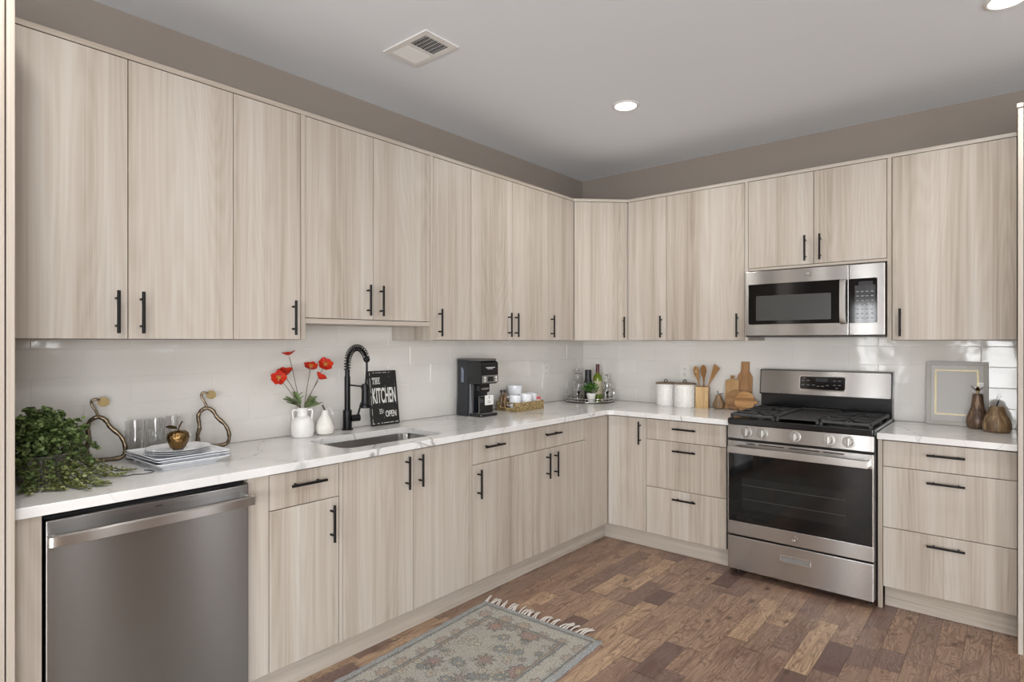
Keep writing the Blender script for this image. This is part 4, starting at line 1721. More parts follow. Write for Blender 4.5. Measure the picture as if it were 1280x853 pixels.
for (y, z_) in ((0.018, 0.134), (0.027, 0.127), (0.033, 0.113), (0.036, 0.102)):
    ball(b, (0.014, y, z_), 0.0042, 8, 6)
obj('bead_vine', b, M_CERAMIC, r)

# ------------------------------------------------------------------ coffee maker  (local front = -y)
r = thing('coffee_maker', 'black single-serve coffee maker on the left worktop', 'coffee maker', (0.0, -1.528, CH), LEFT)
M_CBLK = flat('glossy_black_plastic', (20, 21, 24), 0.25)
M_CNAVY = flat('satin_black_plastic', (28, 30, 36), 0.32)
W = 0.165
# rear tank column with a rounded back and gently flared base
b = BM()
lev = [(0.0, 0.012), (0.02, 0.011), (0.10, 0.004), (0.18, 0.0), (0.30, 0.0), (0.352, 0.002), (0.358, 0.006)]
rings = []
for z_, fl in lev:
    pts = rrect(-fl * .6, W + fl * .6, -0.175 - fl * .3, -0.020, 0.045 if z_ > 0 else 0.05, 6)
    rings.append([b.verts.new((x, y, z_)) for x, y in pts])
for p, q in zip(rings, rings[1:]):
    m = len(p)
    for i in range(m):
        b.faces.new([p[i], p[(i + 1) % m], q[(i + 1) % m], q[i]])
b.faces.new(rings[0]); b.faces.new(rings[-1])
obj('body', b, M_CNAVY, r)
b = BM()
rbox(b, 0.002, W - 0.002, -0.258, -0.120, 0.205, 0.352, 0.022, 0.006, 'x')
hd = obj('brew_head', b, M_CBLK, r)
b = BM()
rbox(b, 0.012, W - 0.012, -0.175, -0.12, 0.03, 0.21, 0.01, 0.004, 'z')
obj('inner_column', b, M_DARK, r)
b = BM()
rbox(b, -0.001, W + 0.001, -0.262, -0.02, 0.3525, 0.366, 0.045, 0.005, 'z')
obj('lid', b, flat('grey_lid', (92, 90, 88), 0.35), r)
b = BM()
rbox(b, 0.008, W - 0.008, -0.2625, -0.256, 0.215, 0.262, 0.006, 0.001, 'y')
cp = obj('control_panel', b, M_SILVER, r)
b = BM(); box(b, 0.055, 0.110, -0.2635, -0.262, 0.222, 0.254)
obj('display', b, M_DARK, cp)
b = BM()
for xx in (0.03, 0.135):
    for zz in (0.229, 0.247):
        cyl(b, (xx, -0.262, zz), (xx, -0.2655, zz), 0.007, 12)
obj('button', b, M_WHITE, cp)
b = BM()
for (a, c, z_) in ((0.045, 0.125, 0.311), (0.06, 0.105, 0.303)):
    x = a
    while x < c:
        box(b, x, x + 0.006, -0.2586, -0.2575, z_ - 0.0026, z_ + 0.0026)
        x += 0.0085
obj('brand_print', b, M_MARK, hd)
# basket handle, cup rest and drip base
b = BM()
rbox(b, 0.035, W - 0.035, -0.212, -0.17, 0.150, 0.205, 0.010, 0.003, 'y')
obj('brew_basket', b, M_CBLK, r)
b = BM()
rbox(b, 0.050, W - 0.050, -0.219, -0.211, 0.168, 0.180, 0.005, 0.002, 'y')
obj('basket_handle', b, M_SILVER, r)
b = BM()
rbox(b, 0.0, W, -0.258, -0.12, 0.0, 0.018, 0.02, 0.004, 'z')
obj('drip_base', b, M_CBLK, r)
b = BM()
for q in range(9):
    box(b, 0.02 + q * 0.014, 0.028 + q * 0.014, -0.248, -0.178, 0.0185, 0.0205)
box(b, 0.016, W - 0.016, -0.252, -0.247, 0.0175, 0.0205)
box(b, 0.016, W - 0.016, -0.180, -0.175, 0.0175, 0.0205)
obj('drip_grate', b, M_GREYPLASTIC, r)
b = BM()
rbox(b, 0.020, W - 0.020, -0.226, -0.222, 0.021, 0.125, 0.006, 0.001, 'y', M=Tm(0, 0, 0))
obj('cup_rest', b, M_BLKGLASS, r)
b = BM()
tube(b, [(0.017, -0.224, 0.021), (0.017, -0.224, 0.128), (W - 0.017, -0.224, 0.128)], 0.002, 6)
obj('rest_rim', b, M_SILVER, r)
# water-level window on the side facing the camera
b = BM()
prism(b, [(-0.001, -0.105, 0.215), (-0.001, -0.105, 0.29), (-0.001, -0.097, 0.305), (-0.001, -0.082, 0.312), (-0.001, -0.082, 0.215)], Vector((0.003, 0, 0)), 0.0008)
wl = obj('water_window', b, flat('pale_blue_plastic', (120, 128, 146), 0.3), r)
b = BM()
for q in range(6):
    box(b, -0.0016, 0.0, -0.099, -0.088, 0.223 + q * 0.013, 0.2245 + q * 0.013)
obj('level_marks', b, M_DARK, wl)
c = thing('recipe_card', 'small white printed card propped on the coffee maker', 'card', (0.2305, -1.425, CH + 0.0700), LEFT)
b = BM()
rbox(b, -0.040, 0.040, -0.0012, 0.0, 0.0, 0.062, 0.004, 0.0, 'y')
o = obj('card', b, flat('white_card', (226, 226, 222), 0.6), c)
b = BM()
prism(b, [(-0.006, -0.0016, 0.047), (0.006, -0.0016, 0.047), (0.002, -0.0016, 0.056), (-0.002, -0.0016, 0.056)], Vector((0, 0.0006, 0)))
box(b, -0.004, 0.004, -0.0016, -0.001, 0.038, 0.041)
for q, (a, e_) in enumerate(((-0.012, 0.012), (-0.018, 0.018))):
    box(b, a, e_, -0.0016, -0.001, 0.022 - q * 0.010, 0.0245 - q * 0.010)
obj('print', b, M_DARK, c)

# ------------------------------------------------------------------ seagrass basket and its contents
def seagrass():
    m, nt, b = newmat('seagrass_weave')
    N = NT(nt)
    co = N.obj()
    w = N.n('ShaderNodeTexBrick')
    nt.links.new(N.mapping(co, (1, 1, 1), rot=(0, 0, 0)), w.inputs['Vector'])
    a = N.noise(N.mapping(co, (62, 62, 190)), 1.0, 2.0)
    col = N.ramp(a, [(0.36, s2l((84, 68, 42))), (0.5, s2l((150, 128, 86))), (0.62, s2l((200, 178, 130)))])
    nt.links.new(col, b.inputs['Base Color'])
    b.inputs['Roughness'].default_value = 0.75
    return m


M_GRASS = seagrass()
BX0, BX1, BY0, BY1 = 0.058, 0.258, -1.172, -0.866
r = thing('basket_tray', 'woven seagrass tray basket holding the white mugs', 'basket', ((BX0 + BX1) / 2, (BY0 + BY1) / 2, CH), 0)
b = BM()
hx, hy = (BX1 - BX0) / 2, (BY1 - BY0) / 2
box(b, -hx + 0.006, hx - 0.006, -hy + 0.006, hy - 0.006, 0.0, 0.008)
# rows of plaited rope
rows = 7
for q in range(rows):
    z_ = 0.0052 + q * 0.0088
    per = rrect(-hx + 0.006, hx - 0.006, -hy + 0.006, hy - 0.006, 0.014, 5)
    loop = []
    m = len(per)
    for i in range(m):
        p, p2 = Vector(per[i]), Vector(per[(i + 1) % m])
        d = (p2 - p).length
        st = max(1, int(d / 0.007))
        for k in range(st):
            loop.append(p.lerp(p2, k / st))
    L = len(loop)
    pts3 = []
    for i, p in enumerate(loop):
        nrm = (loop[(i + 1) % L] - loop[i - 1]).normalized()
        nn = Vector((nrm.y, -nrm.x))
        o_ = 0.0014 * (1 if (i + q) % 2 else -1)
        pts3.append((p.x + nn.x * o_, p.y + nn.y * o_, z_))
    if q >= 3:
        # the near end dips to an open hand hold below the rim
        cut = [not (p[1] < -hy + 0.012 and abs(p[0]) < 0.052) or q == rows - 1 for p in pts3]
        if all(cut):
            tube(b, pts3, 0.0046, 7, True)
        else:
            s0 = next(i for i in range(L) if not cut[i - 1] and cut[i])
            run = []
            for i in range(L):
                if cut[(s0 + i) % L]:
                    run.append(pts3[(s0 + i) % L])
                else:
                    break
            tube(b, run, 0.0052, 7)
    else:
        tube(b, pts3, 0.0046, 7, True)
obj('weave', b, M_GRASS, r)

BZ = CH + 0.0095


def mug_bm(rt, rb, h):
    b = BM()
    lathe(b, [(0, 0), (rb - 0.004, 0), (rb, 0.004), (rt * 0.98, h * 0.55), (rt, h - 0.002), (rt - 0.001, h), (rt - 0.0045, h - 0.001), (rt * 0.98 - 0.004, h * .5), (rb - 0.006, 0.008), (0, 0.007)], 32)
    return b


def mug(label, x, y, z, rt, rb, h, hrot):
    r = thing('mug', label, 'mug', (x, y, z), hrot, 'white mugs in the seagrass basket')
    obj('body', mug_bm(rt, rb, h), M_PORC, r)
    b = BM()
    tube(b, catmull([(rt - 0.003, 0, h * 0.83), (rt + 0.016, 0, h * 0.86), (rt + 0.026, 0, h * 0.62), (rt + 0.018, 0, h * 0.34), (rt - 0.004, 0, h * 0.24)], 6), 0.0042, 9)
    obj('handle', b, M_PORC, r)
    return r


mug('white mug at the front left of the basket next to the coffee maker', 0.190, -1.117, BZ, 0.042, 0.033, 0.098, R(200))
mug('white mug in the front middle of the basket with its handle to the right', 0.193, -1.010, BZ, 0.047, 0.038, 0.102, R(70))
mug('white mug at the right of the basket before the red packet', 0.172, -0.905 - 0.012, BZ, 0.041, 0.035, 0.100, R(120))
mug('white mug at the back of the basket, under the stacked bowl', 0.100, -1.012, BZ, 0.040, 0.036, 0.082, R(160))
b = BM()
lathe(b, [(0, 0), (0.038, 0), (0.044, 0.004), (0.051, 0.040), (0.052, 0.058), (0.054, 0.059), (0.054, 0.074), (0.050, 0.074), (0.049, 0.055), (0.040, 0.008), (0, 0.006)], 36)
o = obj('bowl', b, M_PORC)
tag(o, 'white rimmed bowl topping the stack at the back of the basket', 'bowl')
o.location = (0.100, -1.012, BZ + 0.0825)
M_SYRUP = flat('amber_syrup', (120, 86, 52), 0.2)
for (x, y, l) in ((0.088, -1.142, 'small amber bottle with dark cap at the basket end nearest the coffee maker'), (0.086, -1.108, 'small amber bottle with dark cap, second from the coffee maker'), (0.126, -1.150, 'small amber bottle with dark cap in front of the other two')):
    r = thing('syrup_bottle', l, 'bottle', (x, y, BZ), 0, 'small syrup bottles in the basket')
    b = BM()
    lathe(b, [(0, 0), (0.0135, 0), (0.0145, 0.003), (0.0145, 0.078), (0.006, 0.100), (0.006, 0.116), (0, 0.116)], 18)
    obj('body', b, M_SYRUP, r)
    b = BM()
    lathe(b, [(0, 0.114), (0.0085, 0.114), (0.0085, 0.130), (0, 0.130)], 14)
    obj('cap', b, M_DARK, r)
r = thing('sweetener_packet', 'red and white packet standing in the right end of the basket', 'packet', (0.214, -0.925 + 0.036, BZ), R(60))
b = BM()
box(b, -0.019, 0.019, -0.005, 0.005, 0, 0.075, 0.002)
obj('body', b, flat('red_packet', (190, 84, 86), 0.6), r)
b = BM()
box(b, -0.014, 0.014, -0.0056, -0.0045, 0.028, 0.056)
obj('panel', b, M_WHITE, r)
r = thing('glass_jar', 'tiny clear lidded jar at the far right end of the basket', 'jar', (0.104, -0.899, BZ), 0)
b = BM()
lathe(b, [(0, 0), (0.017, 0), (0.019, 0.004), (0.019, 0.050), (0.013, 0.060), (0.013, 0.066), (0.011, 0.066), (0.011, 0.060), (0.017, 0.048), (0.017, 0.004), (0, 0.003)], 20)
obj('body', b, M_GLASS, r)
b = BM()
lathe(b, [(0, 0.0665), (0.014, 0.0665), (0.014, 0.075), (0.006, 0.084), (0, 0.086)], 18)
obj('lid', b, M_SILVER, r)

# ------------------------------------------------------------------ outlets
def outlet(label, loc, rz):
    r = thing('outlet', label, 'outlet', loc, rz)
    b = BM()
    rbox(b, -0.035, 0.035, -0.0055, 0.0, -0.057, 0.057, 0.006, 0.002, 'y')
    obj('cover_plate', b, M_WHITE, r)
    for zz in (-0.020, 0.020):
        b = BM()
        rbox(b, -0.0165, 0.0165, -0.0075, -0.005, zz - 0.014, zz + 0.014, 0.008, 0.0008, 'y')
        s = obj('socket', b, M_WHITE, r)
        b = BM()
        for xx in (-0.0065, 0.0065):
            box(b, xx - 0.0012, xx + 0.0012, -0.0079, -0.0072, zz - 0.002, zz + 0.008)
        cyl(b, (0, -0.0072, zz - 0.0075), (0, -0.0079, zz - 0.0075), 0.0024, 10)
        obj('slot', b, M_DARK, s)
    return r


outlet('white wall outlet left of the corner above the seagrass basket', (0.0092, -0.528, 1.166), LEFT)
outlet('white wall outlet behind the lidded canisters', (0.921, -0.0092, 1.166), BACK)

# ------------------------------------------------------------------ round drinks tray
TX, TY = 0.220, -0.226
r = thing('round_tray', 'round mirrored drinks tray with a low silver rail in the corner', 'tray', (TX, TY, CH), 0)
b = BM()
lathe(b, [(0, 0), (0.190, 0), (0.194, 0.003), (0.194, 0.008), (0, 0.008)], 64)
obj('base', b, flat('dark_silver', (84, 80, 76), 0.3, 1.0), r)
b = BM()
lathe(b, [(0, 0.008), (0.187, 0.008), (0.187, 0.0092), (0, 0.0092)], 64)
obj('mirror', b, flat('tray_mirror', (190, 190, 188), 0.06, 1.0), r)
b = BM()
rad = 0.190
for zz in (0.0125, 0.032):
    tube(b, [(rad * cos(t), rad * sin(t), zz) for t in [2 * pi * i / 64 for i in range(64)]], 0.0028, 8, True)
for i in range(40):
    t = 2 * pi * (i + .5) / 40
    cyl(b, (rad * cos(t), rad * sin(t), 0.006), (rad * cos(t), rad * sin(t), 0.032), 0.0017, 6)
obj('gallery_rail', b, M_CHROME, r)
for s in (0, 1):
    b = BM()
    a0 = R(40) + pi + s * pi
    pts = [(rad * cos(a0 - .16), rad * sin(a0 - .16), 0.03), (rad * cos(a0 - .16), rad * sin(a0 - .16), 0.085), (rad * cos(a0), rad * sin(a0), 0.100), (rad * cos(a0 + .16), rad * sin(a0 + .16), 0.085), (rad * cos(a0 + .16), rad * sin(a0 + .16), 0.03)]
    tube(b, catmull(pts, 6), 0.0032, 8)
    obj('handle', b, M_CHROME, r)
TZ = CH + 0.0097


def decanter(label, x, y, h, rb, stop):
    r = thing('decanter', label, 'decanter', (x, y, TZ), 0, 'glass decanters on the round tray')
    b = BM()
    hb = h * 0.70
    lathe(b, [(0, 0), (rb * 0.95, 0), (rb, 0.004), (rb, hb * 0.55), (rb * 0.8, hb * 0.72), (0.013, hb * 0.9), (0.0125, hb), (0.019, hb + 0.006), (0.019, hb + 0.009), (0.0105, hb + 0.008), (0.010, hb * 0.9), (rb * 0.74, hb * 0.70), (rb - 0.004, hb * 0.54), (rb - 0.004, 0.010), (0, 0.010)], 28)
    obj('body', b, M_GLASS, r)
    b = BM()
    z0 = hb + 0.012
    if stop == 'ball':
        lathe(b, [(0, hb - 0.01), (0.008, hb - 0.01), (0.009, z0), (0.013, z0 + 0.003), (0, z0 + 0.003)], 16)
        ball(b, (0, 0, z0 + 0.018), 0.018, 18, 12)
    else:
        lathe(b, [(0, hb - 0.01), (0.008, hb - 0.01), (0.009, z0), (0.026, z0 + 0.010), (0.024, z0 + 0.018), (0.010, z0 + 0.026), (0.020, z0 + 0.044), (0.012, z0 + 0.054), (0, z0 + 0.055)], 16)
    obj('stopper', b, M_GLASS, r)
    return r


decanter('tall glass decanter with a tiered stopper at the left back of the round tray', 0.118, -0.248, 0.265, 0.036, 'tier')
decanter('glass decanter with a ball stopper at the right back of the round tray', 0.318, -0.140, 0.225, 0.034, 'ball')


def goblet(label, x, y, hb=0.075, dark=True):
    r = thing('wine_glass', label, 'glass', (x, y, TZ), 0, 'stemmed glasses on the round tray')
    b = BM()
    lathe(b, [(0.004, 0.066), (0.016, 0.074), (0.025, 0.090), (0.029, 0.115), (0.026, 0.066 + hb), (0.0246, 0.066 + hb), (0.0275, 0.115), (0.0235, 0.092), (0.015, 0.077), (0, 0.071)], 24)
    obj('bowl', b, M_GLASS, r)
    b = BM()
    lathe(b, [(0, 0), (0.027, 0), (0.027, 0.002), (0.006, 0.006), (0.0042, 0.015), (0.0042, 0.050), (0.009, 0.062), (0.014, 0.069), (0.0, 0.0685)], 24)
    obj('stem', b, flat('dark_glass_stem', (44, 38, 34), 0.15) if dark else M_GLASS, r)
    return r


goblet('dark-stemmed wine glass at the left front of the round tray', 0.190, -0.340)
goblet('dark-stemmed wine glass at the right front of the round tray', 0.360, -0.195)
goblet('dark-stemmed wine glass in front of the black bottle on the tray', 0.205, -0.265)
r = thing('black_bottle', 'tall matte black bottle in the middle of the round tray', 'bottle', (0.185, -0.195, TZ), 0)
b = BM()
lathe(b, [(0, 0), (0.030, 0), (0.032, 0.003), (0.032, 0.150), (0.027, 0.160), (0.026, 0.165), (0, 0.165)], 28)
obj('body', b, flat('black_bottle_glass', (22, 22, 22), 0.3), r)
b = BM()
lathe(b, [(0, 0.164), (0.0262, 0.164), (0.0262, 0.236), (0.024, 0.239), (0, 0.239)], 28)
obj('cap', b, M_DARK, r)
r = thing('wine_bottle', 'green wine bottle with a dark red capsule on the round tray', 'bottle', (0.240, -0.142, TZ), 0)
b = BM()
lathe(b, [(0, 0), (0.034, 0), (0.0365, 0.004), (0.0365, 0.165), (0.034, 0.185), (0.020, 0.205), (0.0145, 0.215), (0.0142, 0.28), (0, 0.28)], 28)
obj('body', b, flat('green_bottle_glass', (112, 130, 34), 0.08), r)
b = BM()
lathe(b, [(0.0151, 0.212), (0.0151, 0.282), (0.0145, 0.2845), (0, 0.2845)], 24)
obj('capsule', b, flat('burgundy_foil', (84, 26, 30), 0.35), r)
b = BM()
lathe(b, [(0.0369, 0.045), (0.0369, 0.150)], 28, cap=False)
obj('paper_label', b, flat('cream_label', (206, 198, 170), 0.6), r)
r = thing('potted_herb', 'small leafy green plant in a tapered white pot at the front of the tray', 'plant', (0.300, -0.330, TZ), 0)
b = BM()
lathe(b, [(0, 0), (0.022, 0), (0.024, 0.002), (0.034, 0.052), (0.036, 0.054), (0.036, 0.066), (0.033, 0.066), (0.031, 0.052), (0, 0.050)], 24)
obj('pot', b, M_CERAMIC, r)
b = BM()
rr = random.Random(31)
for i in range(230):
    u, a = rr.random(), rr.uniform(0, 2 * pi)
    el = rr.uniform(-0.1, 1.45)
    q = 0.062 * rr.uniform(0.35, 1)
    p = Vector((q * cos(a) * cos(el), q * sin(a) * cos(el), 0.085 + q * 1.0 * sin(el)))
    leaf(b, p, Vector((cos(a), sin(a), rr.uniform(-0.4, 0.9))), Vector((rr.gauss(0, .5), rr.gauss(0, .5), 1)), rr.uniform(0.014, 0.024), 0.012, 0.1)
obj('foliage', b, leafmat('herb_leaf', (38, 78, 28), (66, 118, 42), (112, 158, 72)), r, angle=80)
b = BM()
for i in range(10):
    a = rr.uniform(0, 2 * pi)
    tube(b, [(0, 0, 0.049), (0.015 * cos(a), 0.015 * sin(a), 0.085), (0.04 * cos(a), 0.04 * sin(a), 0.115)], 0.001, 5)
obj('stem', b, M_STEM, r)

# ------------------------------------------------------------------ canisters
M_KNOB = wood('walnut_lid', (78, 60, 44), (108, 86, 64), (136, 110, 84), 'x', 60)


def canister(label, x, y, rad, h):
    r = thing('canister', label, 'canister', (x, y, CH), 0, 'white lidded canisters')
    b = BM()
    prof = [(0, 0), (rad - 0.004, 0)]
    n_ = 15
    z0 = 0.002
    for i in range(n_):
        a, c = z0 + (h - z0) * i / n_, z0 + (h - z0) * (i + 1) / n_
        prof += [(rad - 0.0022, a + 0.0008), (rad, a + (c - a) * .3), (rad, a + (c - a) * .75), (rad - 0.0022, c - 0.0006)]
    prof += [(rad - 0.003, h), (0, h)]
    n2 = 96
    lathe(b, prof, n2)
    for v in b.verts:
        a = math.atan2(v.co.y, v.co.x)
        rr_ = math.hypot(v.co.x, v.co.y)
        if rr_ > rad * 0.9 and 0.003 < v.co.z < h - 0.003:
            k = 1 - 0.012 * (1 if int((a + 10) / (2 * pi / 48)) % 2 else 0)
            v.co.x *= k; v.co.y *= k
    obj('jar', b, M_CERAMIC, r)
    b = BM()
    lathe(b, [(0, h), (rad + 0.001, h), (rad + 0.0025, h + 0.002), (rad + 0.0025, h + 0.006), (rad - 0.004, h + 0.009), (0, h + 0.011)], 48)
    l = obj('lid', b, M_KNOB, r)
    b = BM()
    ring = [(0.0105 * cos(t), 0.0, h + 0.020 + 0.0105 * sin(t)) for t in [2 * pi * i / 20 for i in range(20)]]
    tube(b, ring, 0.0034, 8, True)
    obj('ring_knob', b, flat('bronze_ring', (96, 82, 64), 0.4, 0.8), l, rot=(0, 0, R(30)))
    return r


canister('left of two white ribbed canisters with a dark wooden lid', 0.808, -0.096, 0.073, 0.162)
canister('right of two white ribbed canisters, beside the bamboo utensil block', 0.968, -0.118, 0.077, 0.166)

# ------------------------------------------------------------------ utensil holder and utensils
M_BAMBOO = wood('bamboo', (168, 132, 84), (192, 156, 104), (210, 178, 128), 'z', 70)
M_SPOON = wood('spoon_wood', (150, 110, 66), (176, 136, 88), (194, 156, 108), 'z', 60)
M_SPOON2 = wood('dark_spoon_wood', (118, 80, 44), (142, 100, 58), (160, 118, 72), 'z', 60)
UX, UY = 1.088, -0.085
r = thing('utensil_holder', 'square bamboo utensil holder beside the canisters', 'utensil holder', (UX, UY, CH), R(14))
b = BM()
h, w_, t = 0.152, 0.044, 0.007
box(b, -w_, w_, -w_, w_, 0, 0.008, 0.001)
box(b, -w_, w_, -w_, -w_ + t, 0.008, h, 0.001)
box(b, -w_, w_, w_ - t, w_, 0.008, h, 0.001)
box(b, -w_, -w_ + t, -w_ + t, w_ - t, 0.008, h, 0.001)
box(b, w_ - t, w_, -w_ + t, w_ - t, 0.008, h, 0.001)
obj('box', b, M_BAMBOO, r)


def utensil(name, label, foot, tip, kind, mat):
    f, tp = Vector(foot), Vector(tip)
    r = thing(name, label, 'utensil', (UX, UY, CH + 0.0095), 0, 'wooden utensils in the bamboo block')
    d = (tp - f).normalized()
    L = (tp - f).length
    side = d.cross(Vector((0.25, 1, 0))).normalized()
    if side.x < 0:
        side = -side
    nrm = side.cross(d)
    hl = 0.125
    b = BM()
    tube(b, [f + d * 0.004, f + d * (L - hl * .8)], [0.006, 0.0055], 10)
    obj('handle', b, mat, r)
    b = BM()
    if kind == 'spatula':
        prof = [(0, 0.008), (0.045, 0.015), (0.112, 0.027), (0.122, 0.027)]
        slant = 0.012
    else:
        prof = [(0, 0.0065), (0.025, 0.009), (0.050, 0.0175), (0.075, 0.0250), (0.095, 0.0245), (0.110, 0.018), (0.119, 0.009), (0.122, 0.002)]
        slant = 0
    left, right = [], []
    base = f + d * (L - hl)
    for i, (t, w) in enumerate(prof):
        left.append(base + d * (t + (slant if i == len(prof) - 1 else 0) * .5) - side * w)
        right.append(base + d * (t - (slant if i == len(prof) - 1 else 0) * .5) + side * w)
    pts = left + right[::-1]
    prism(b, [p - nrm * 0.003 for p in pts], nrm * 0.006, 0.002)
    hd = obj('head', b, mat, r)
    if kind == 'slotted':
        b = BM()
        cpt = base + d * 0.082
        cyl(b, cpt - nrm * 0.0036, cpt + nrm * 0.0036, 0.0075, 16)
        obj('hole_rim', b, flat('pale_hole', (214, 200, 176), 0.7), hd)
    return r


utensil('slotted_spoon', 'wooden spoon with a round hole leaning left in the bamboo block', (0.010, -0.010, 0.0), (-0.062, 0.012, 0.290), 'slotted', M_SPOON)
utensil('wooden_spoon', 'darker wooden spoon standing upright in the bamboo block', (0.008, 0.012, 0.0), (0.004, 0.000, 0.302), 'spoon', M_SPOON2)
utensil('wooden_spatula', 'flat wooden spatula leaning right in the bamboo block', (-0.030, 0.014, 0.0), (0.098, 0.020, 0.295), 'spatula', M_SPOON)

# ------------------------------------------------------------------ wooden pear, cutting boards
def pearwood(name, c1, c2, c3, sc=38):
    return wood(name, c1, c2, c3, 'z', sc, 0.38)


M_PEAR = pearwood('brown_pear_wood', (96, 76, 54), (130, 106, 78), (156, 130, 98))
r = thing('wooden_pear', 'small brown wooden pear in front of the cutting boards', 'ornament', (1.207, -0.092, CH), 0)
b = BM()
lathe(b, [(0, 0), (0.026, 0), (0.036, 0.008), (0.040, 0.026), (0.037, 0.044), (0.028, 0.062), (0.023, 0.078), (0.021, 0.092), (0.014, 0.100), (0, 0.101)], 28)
obj('body', b, M_PEAR, r)
b = BM()
tube(b, catmull([(0, 0, 0.099), (-0.004, 0, 0.112), (-0.010, -0.002, 0.128)], 4), [0.003] * 7 + [0.0035, 0.004], 8)
obj('stem', b, flat('twig', (84, 66, 48), 0.7), r)
b = BM()
leaf(b, Vector((0, 0, 0.104)), Vector((1, -0.3, 0.25)), Vector((0, -0.4, 1)), 0.034, 0.017, 0.1)
bmesh.ops.solidify(b, geom=b.faces[:], thickness=0.0015)
obj('leaf', b, flat('wooden_leaf', (104, 84, 60), 0.6), r)


def board(name, label, pts, x, y, lean, thick, mat, rz=0.0, group=None):
    """flat board; outline in local XZ, leaning back on the wall"""
    r = thing(name, label, 'cutting board', (x, y, CH + 0.0004), rz, group)
    M = Matrix.Rotation(-lean, 4, 'X')
    lo = min(p[1] for p in pts)
    b = BM()
    prism(b, [(u, 0, v - lo) for u, v in pts], Vector((0, thick, 0)), 0.003, M=M)
    o = obj('board', b, mat, r)
    zmin = min(v.co.z for v in o.data.vertices)
    for v in o.data.vertices:
        v.co.z -= zmin
    return r, M


M_ACACIA = wood('acacia', (128, 88, 48), (168, 124, 76), (200, 158, 104), 'x', 30)
M_TEAK = wood('teak', (140, 100, 62), (162, 120, 78), (178, 138, 94), 'z', 40)
M_OAKB = wood('dark_acacia', (110, 76, 46), (142, 104, 66), (162, 124, 82), 'x', 34)
M_BEECH = wood('beech', (158, 120, 78), (178, 140, 94), (192, 156, 110), 'z', 40)
# tall bottle-shaped board
hw, nw = 0.0525, 0.029
pts = [(-hw, 0), (hw, 0), (hw, 0.232), (nw + 0.004, 0.262), (nw, 0.272), (nw, 0.336), (-nw, 0.336), (-nw, 0.272), (-nw - 0.004, 0.262), (-hw, 0.232)]
board('cutting_board', 'tall bottle-shaped wooden cutting board at the back by the range', pts, 1.366, -0.049, R(5.5), 0.013, M_TEAK)
# small board with a tab handle
hw = 0.0475
pts = [(-hw, 0), (hw, 0), (hw, 0.205), (0.014, 0.207), (0.014, 0.238), (-0.014, 0.238), (-0.014, 0.207), (-hw, 0.205)]
r, M = board('cutting_board', 'small rectangular cutting board with a tab handle behind the wooden pear', pts, 1.286, -0.068, R(6), 0.012, M_BEECH)
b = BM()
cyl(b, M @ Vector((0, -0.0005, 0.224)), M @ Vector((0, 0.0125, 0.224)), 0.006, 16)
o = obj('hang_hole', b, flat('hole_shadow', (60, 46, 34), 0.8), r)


def round_board(label, x, y, lean, rad, mat, roll, hlen=0.024, hw=0.011):
    pts = []
    for i in range(49):
        a = R(9) + (2 * pi - 2 * R(9)) * i / 48
        pts.append((rad * cos(a), rad * sin(a)))
    pts += [(rad + hlen - 0.004, -hw), (rad + hlen, -hw + 0.004), (rad + hlen, hw - 0.004), (rad + hlen - 0.004, hw)]
    q = [(u * cos(roll) - v * sin(roll), u * sin(roll) + v * cos(roll)) for u, v in pts]
    return board('round_board', label, q, x, y, lean, 0.012, mat)


round_board('round dark-grained serving board tucked behind the front round board', 1.332, -0.108, R(9), 0.070, M_OAKB, R(200), 0.012)
round_board('round striped serving board with a stub handle in front of the other boards', 1.397, -0.138, R(12), 0.0685, M_ACACIA, R(-2), 0.018)

# ------------------------------------------------------------------ right counter: frame and wooden gourds
FWD, FHT = 0.282, 0.362
ln_ = math.atan2(0.030, FHT)
r = thing('picture_frame', 'pale grey square-bordered picture frame leaning on the right backsplash', 'picture frame', (2.410, -0.0585, CH + 0.0005), BACK)
MF = Matrix.Rotation(-ln_, 4, 'X')
M_FRAME = flat('grey_frame_paint', (176, 172, 165), 0.45)
b = BM()
fw = 0.021
for q in ((0, FWD, 0, fw), (0, FWD, FHT - fw, FHT), (0, fw, fw, FHT - fw), (FWD - fw, FWD, fw, FHT - fw)):
    box(b, q[0], q[1], -0.006, 0.014, q[2], q[3], 0.002, M=MF)
o = obj('frame', b, M_FRAME, r)
b = BM(); box(b, fw - 0.002, FWD - fw + 0.002, 0.004, 0.010, fw - 0.002, FHT - fw + 0.002, M=MF)
art = obj('print', b, flat('pale_grey_print', (196, 193, 188), 0.6), r)
b = BM()
rr = random.Random(4)
ax0, ax1, az0, az1 = 0.044, FWD - 0.046, 0.062, FHT - 0.050
def gold_strip(p, q, wd):
    n_ = 40
    L_, R_ = [], []
    d = (Vector(q) - Vector(p))
    nn = Vector((-d.y, d.x)).normalized()
    for i in range(n_ + 1):
        c = Vector(p).lerp(Vector(q), i / n_)
        L_.append(c + nn * (wd / 2 + rr.uniform(-1, 1) * 0.0012))
        R_.append(c - nn * (wd / 2 + rr.uniform(-1, 1) * 0.0012))
    for i in range(n_):
        vs = [b.verts.new(MF @ Vector((v.x, 0.0034, v.y))) for v in (L_[i], L_[i + 1], R_[i + 1], R_[i])]
        b.faces.new(vs)
gold_strip((ax0, az0), (ax1, az0), 0.008); gold_strip((ax0, az1), (ax1, az1), 0.008)
gold_strip((ax0, az0), (ax0, az1), 0.009); gold_strip((ax1, az0), (ax1, az1), 0.009)
bmesh.ops.remove_doubles(b, verts=b.verts[:], dist=0.0001)
obj('gold_border', b, flat('gold_leaf', (214, 196, 146), 0.4, 0.35), art)
b = BM()
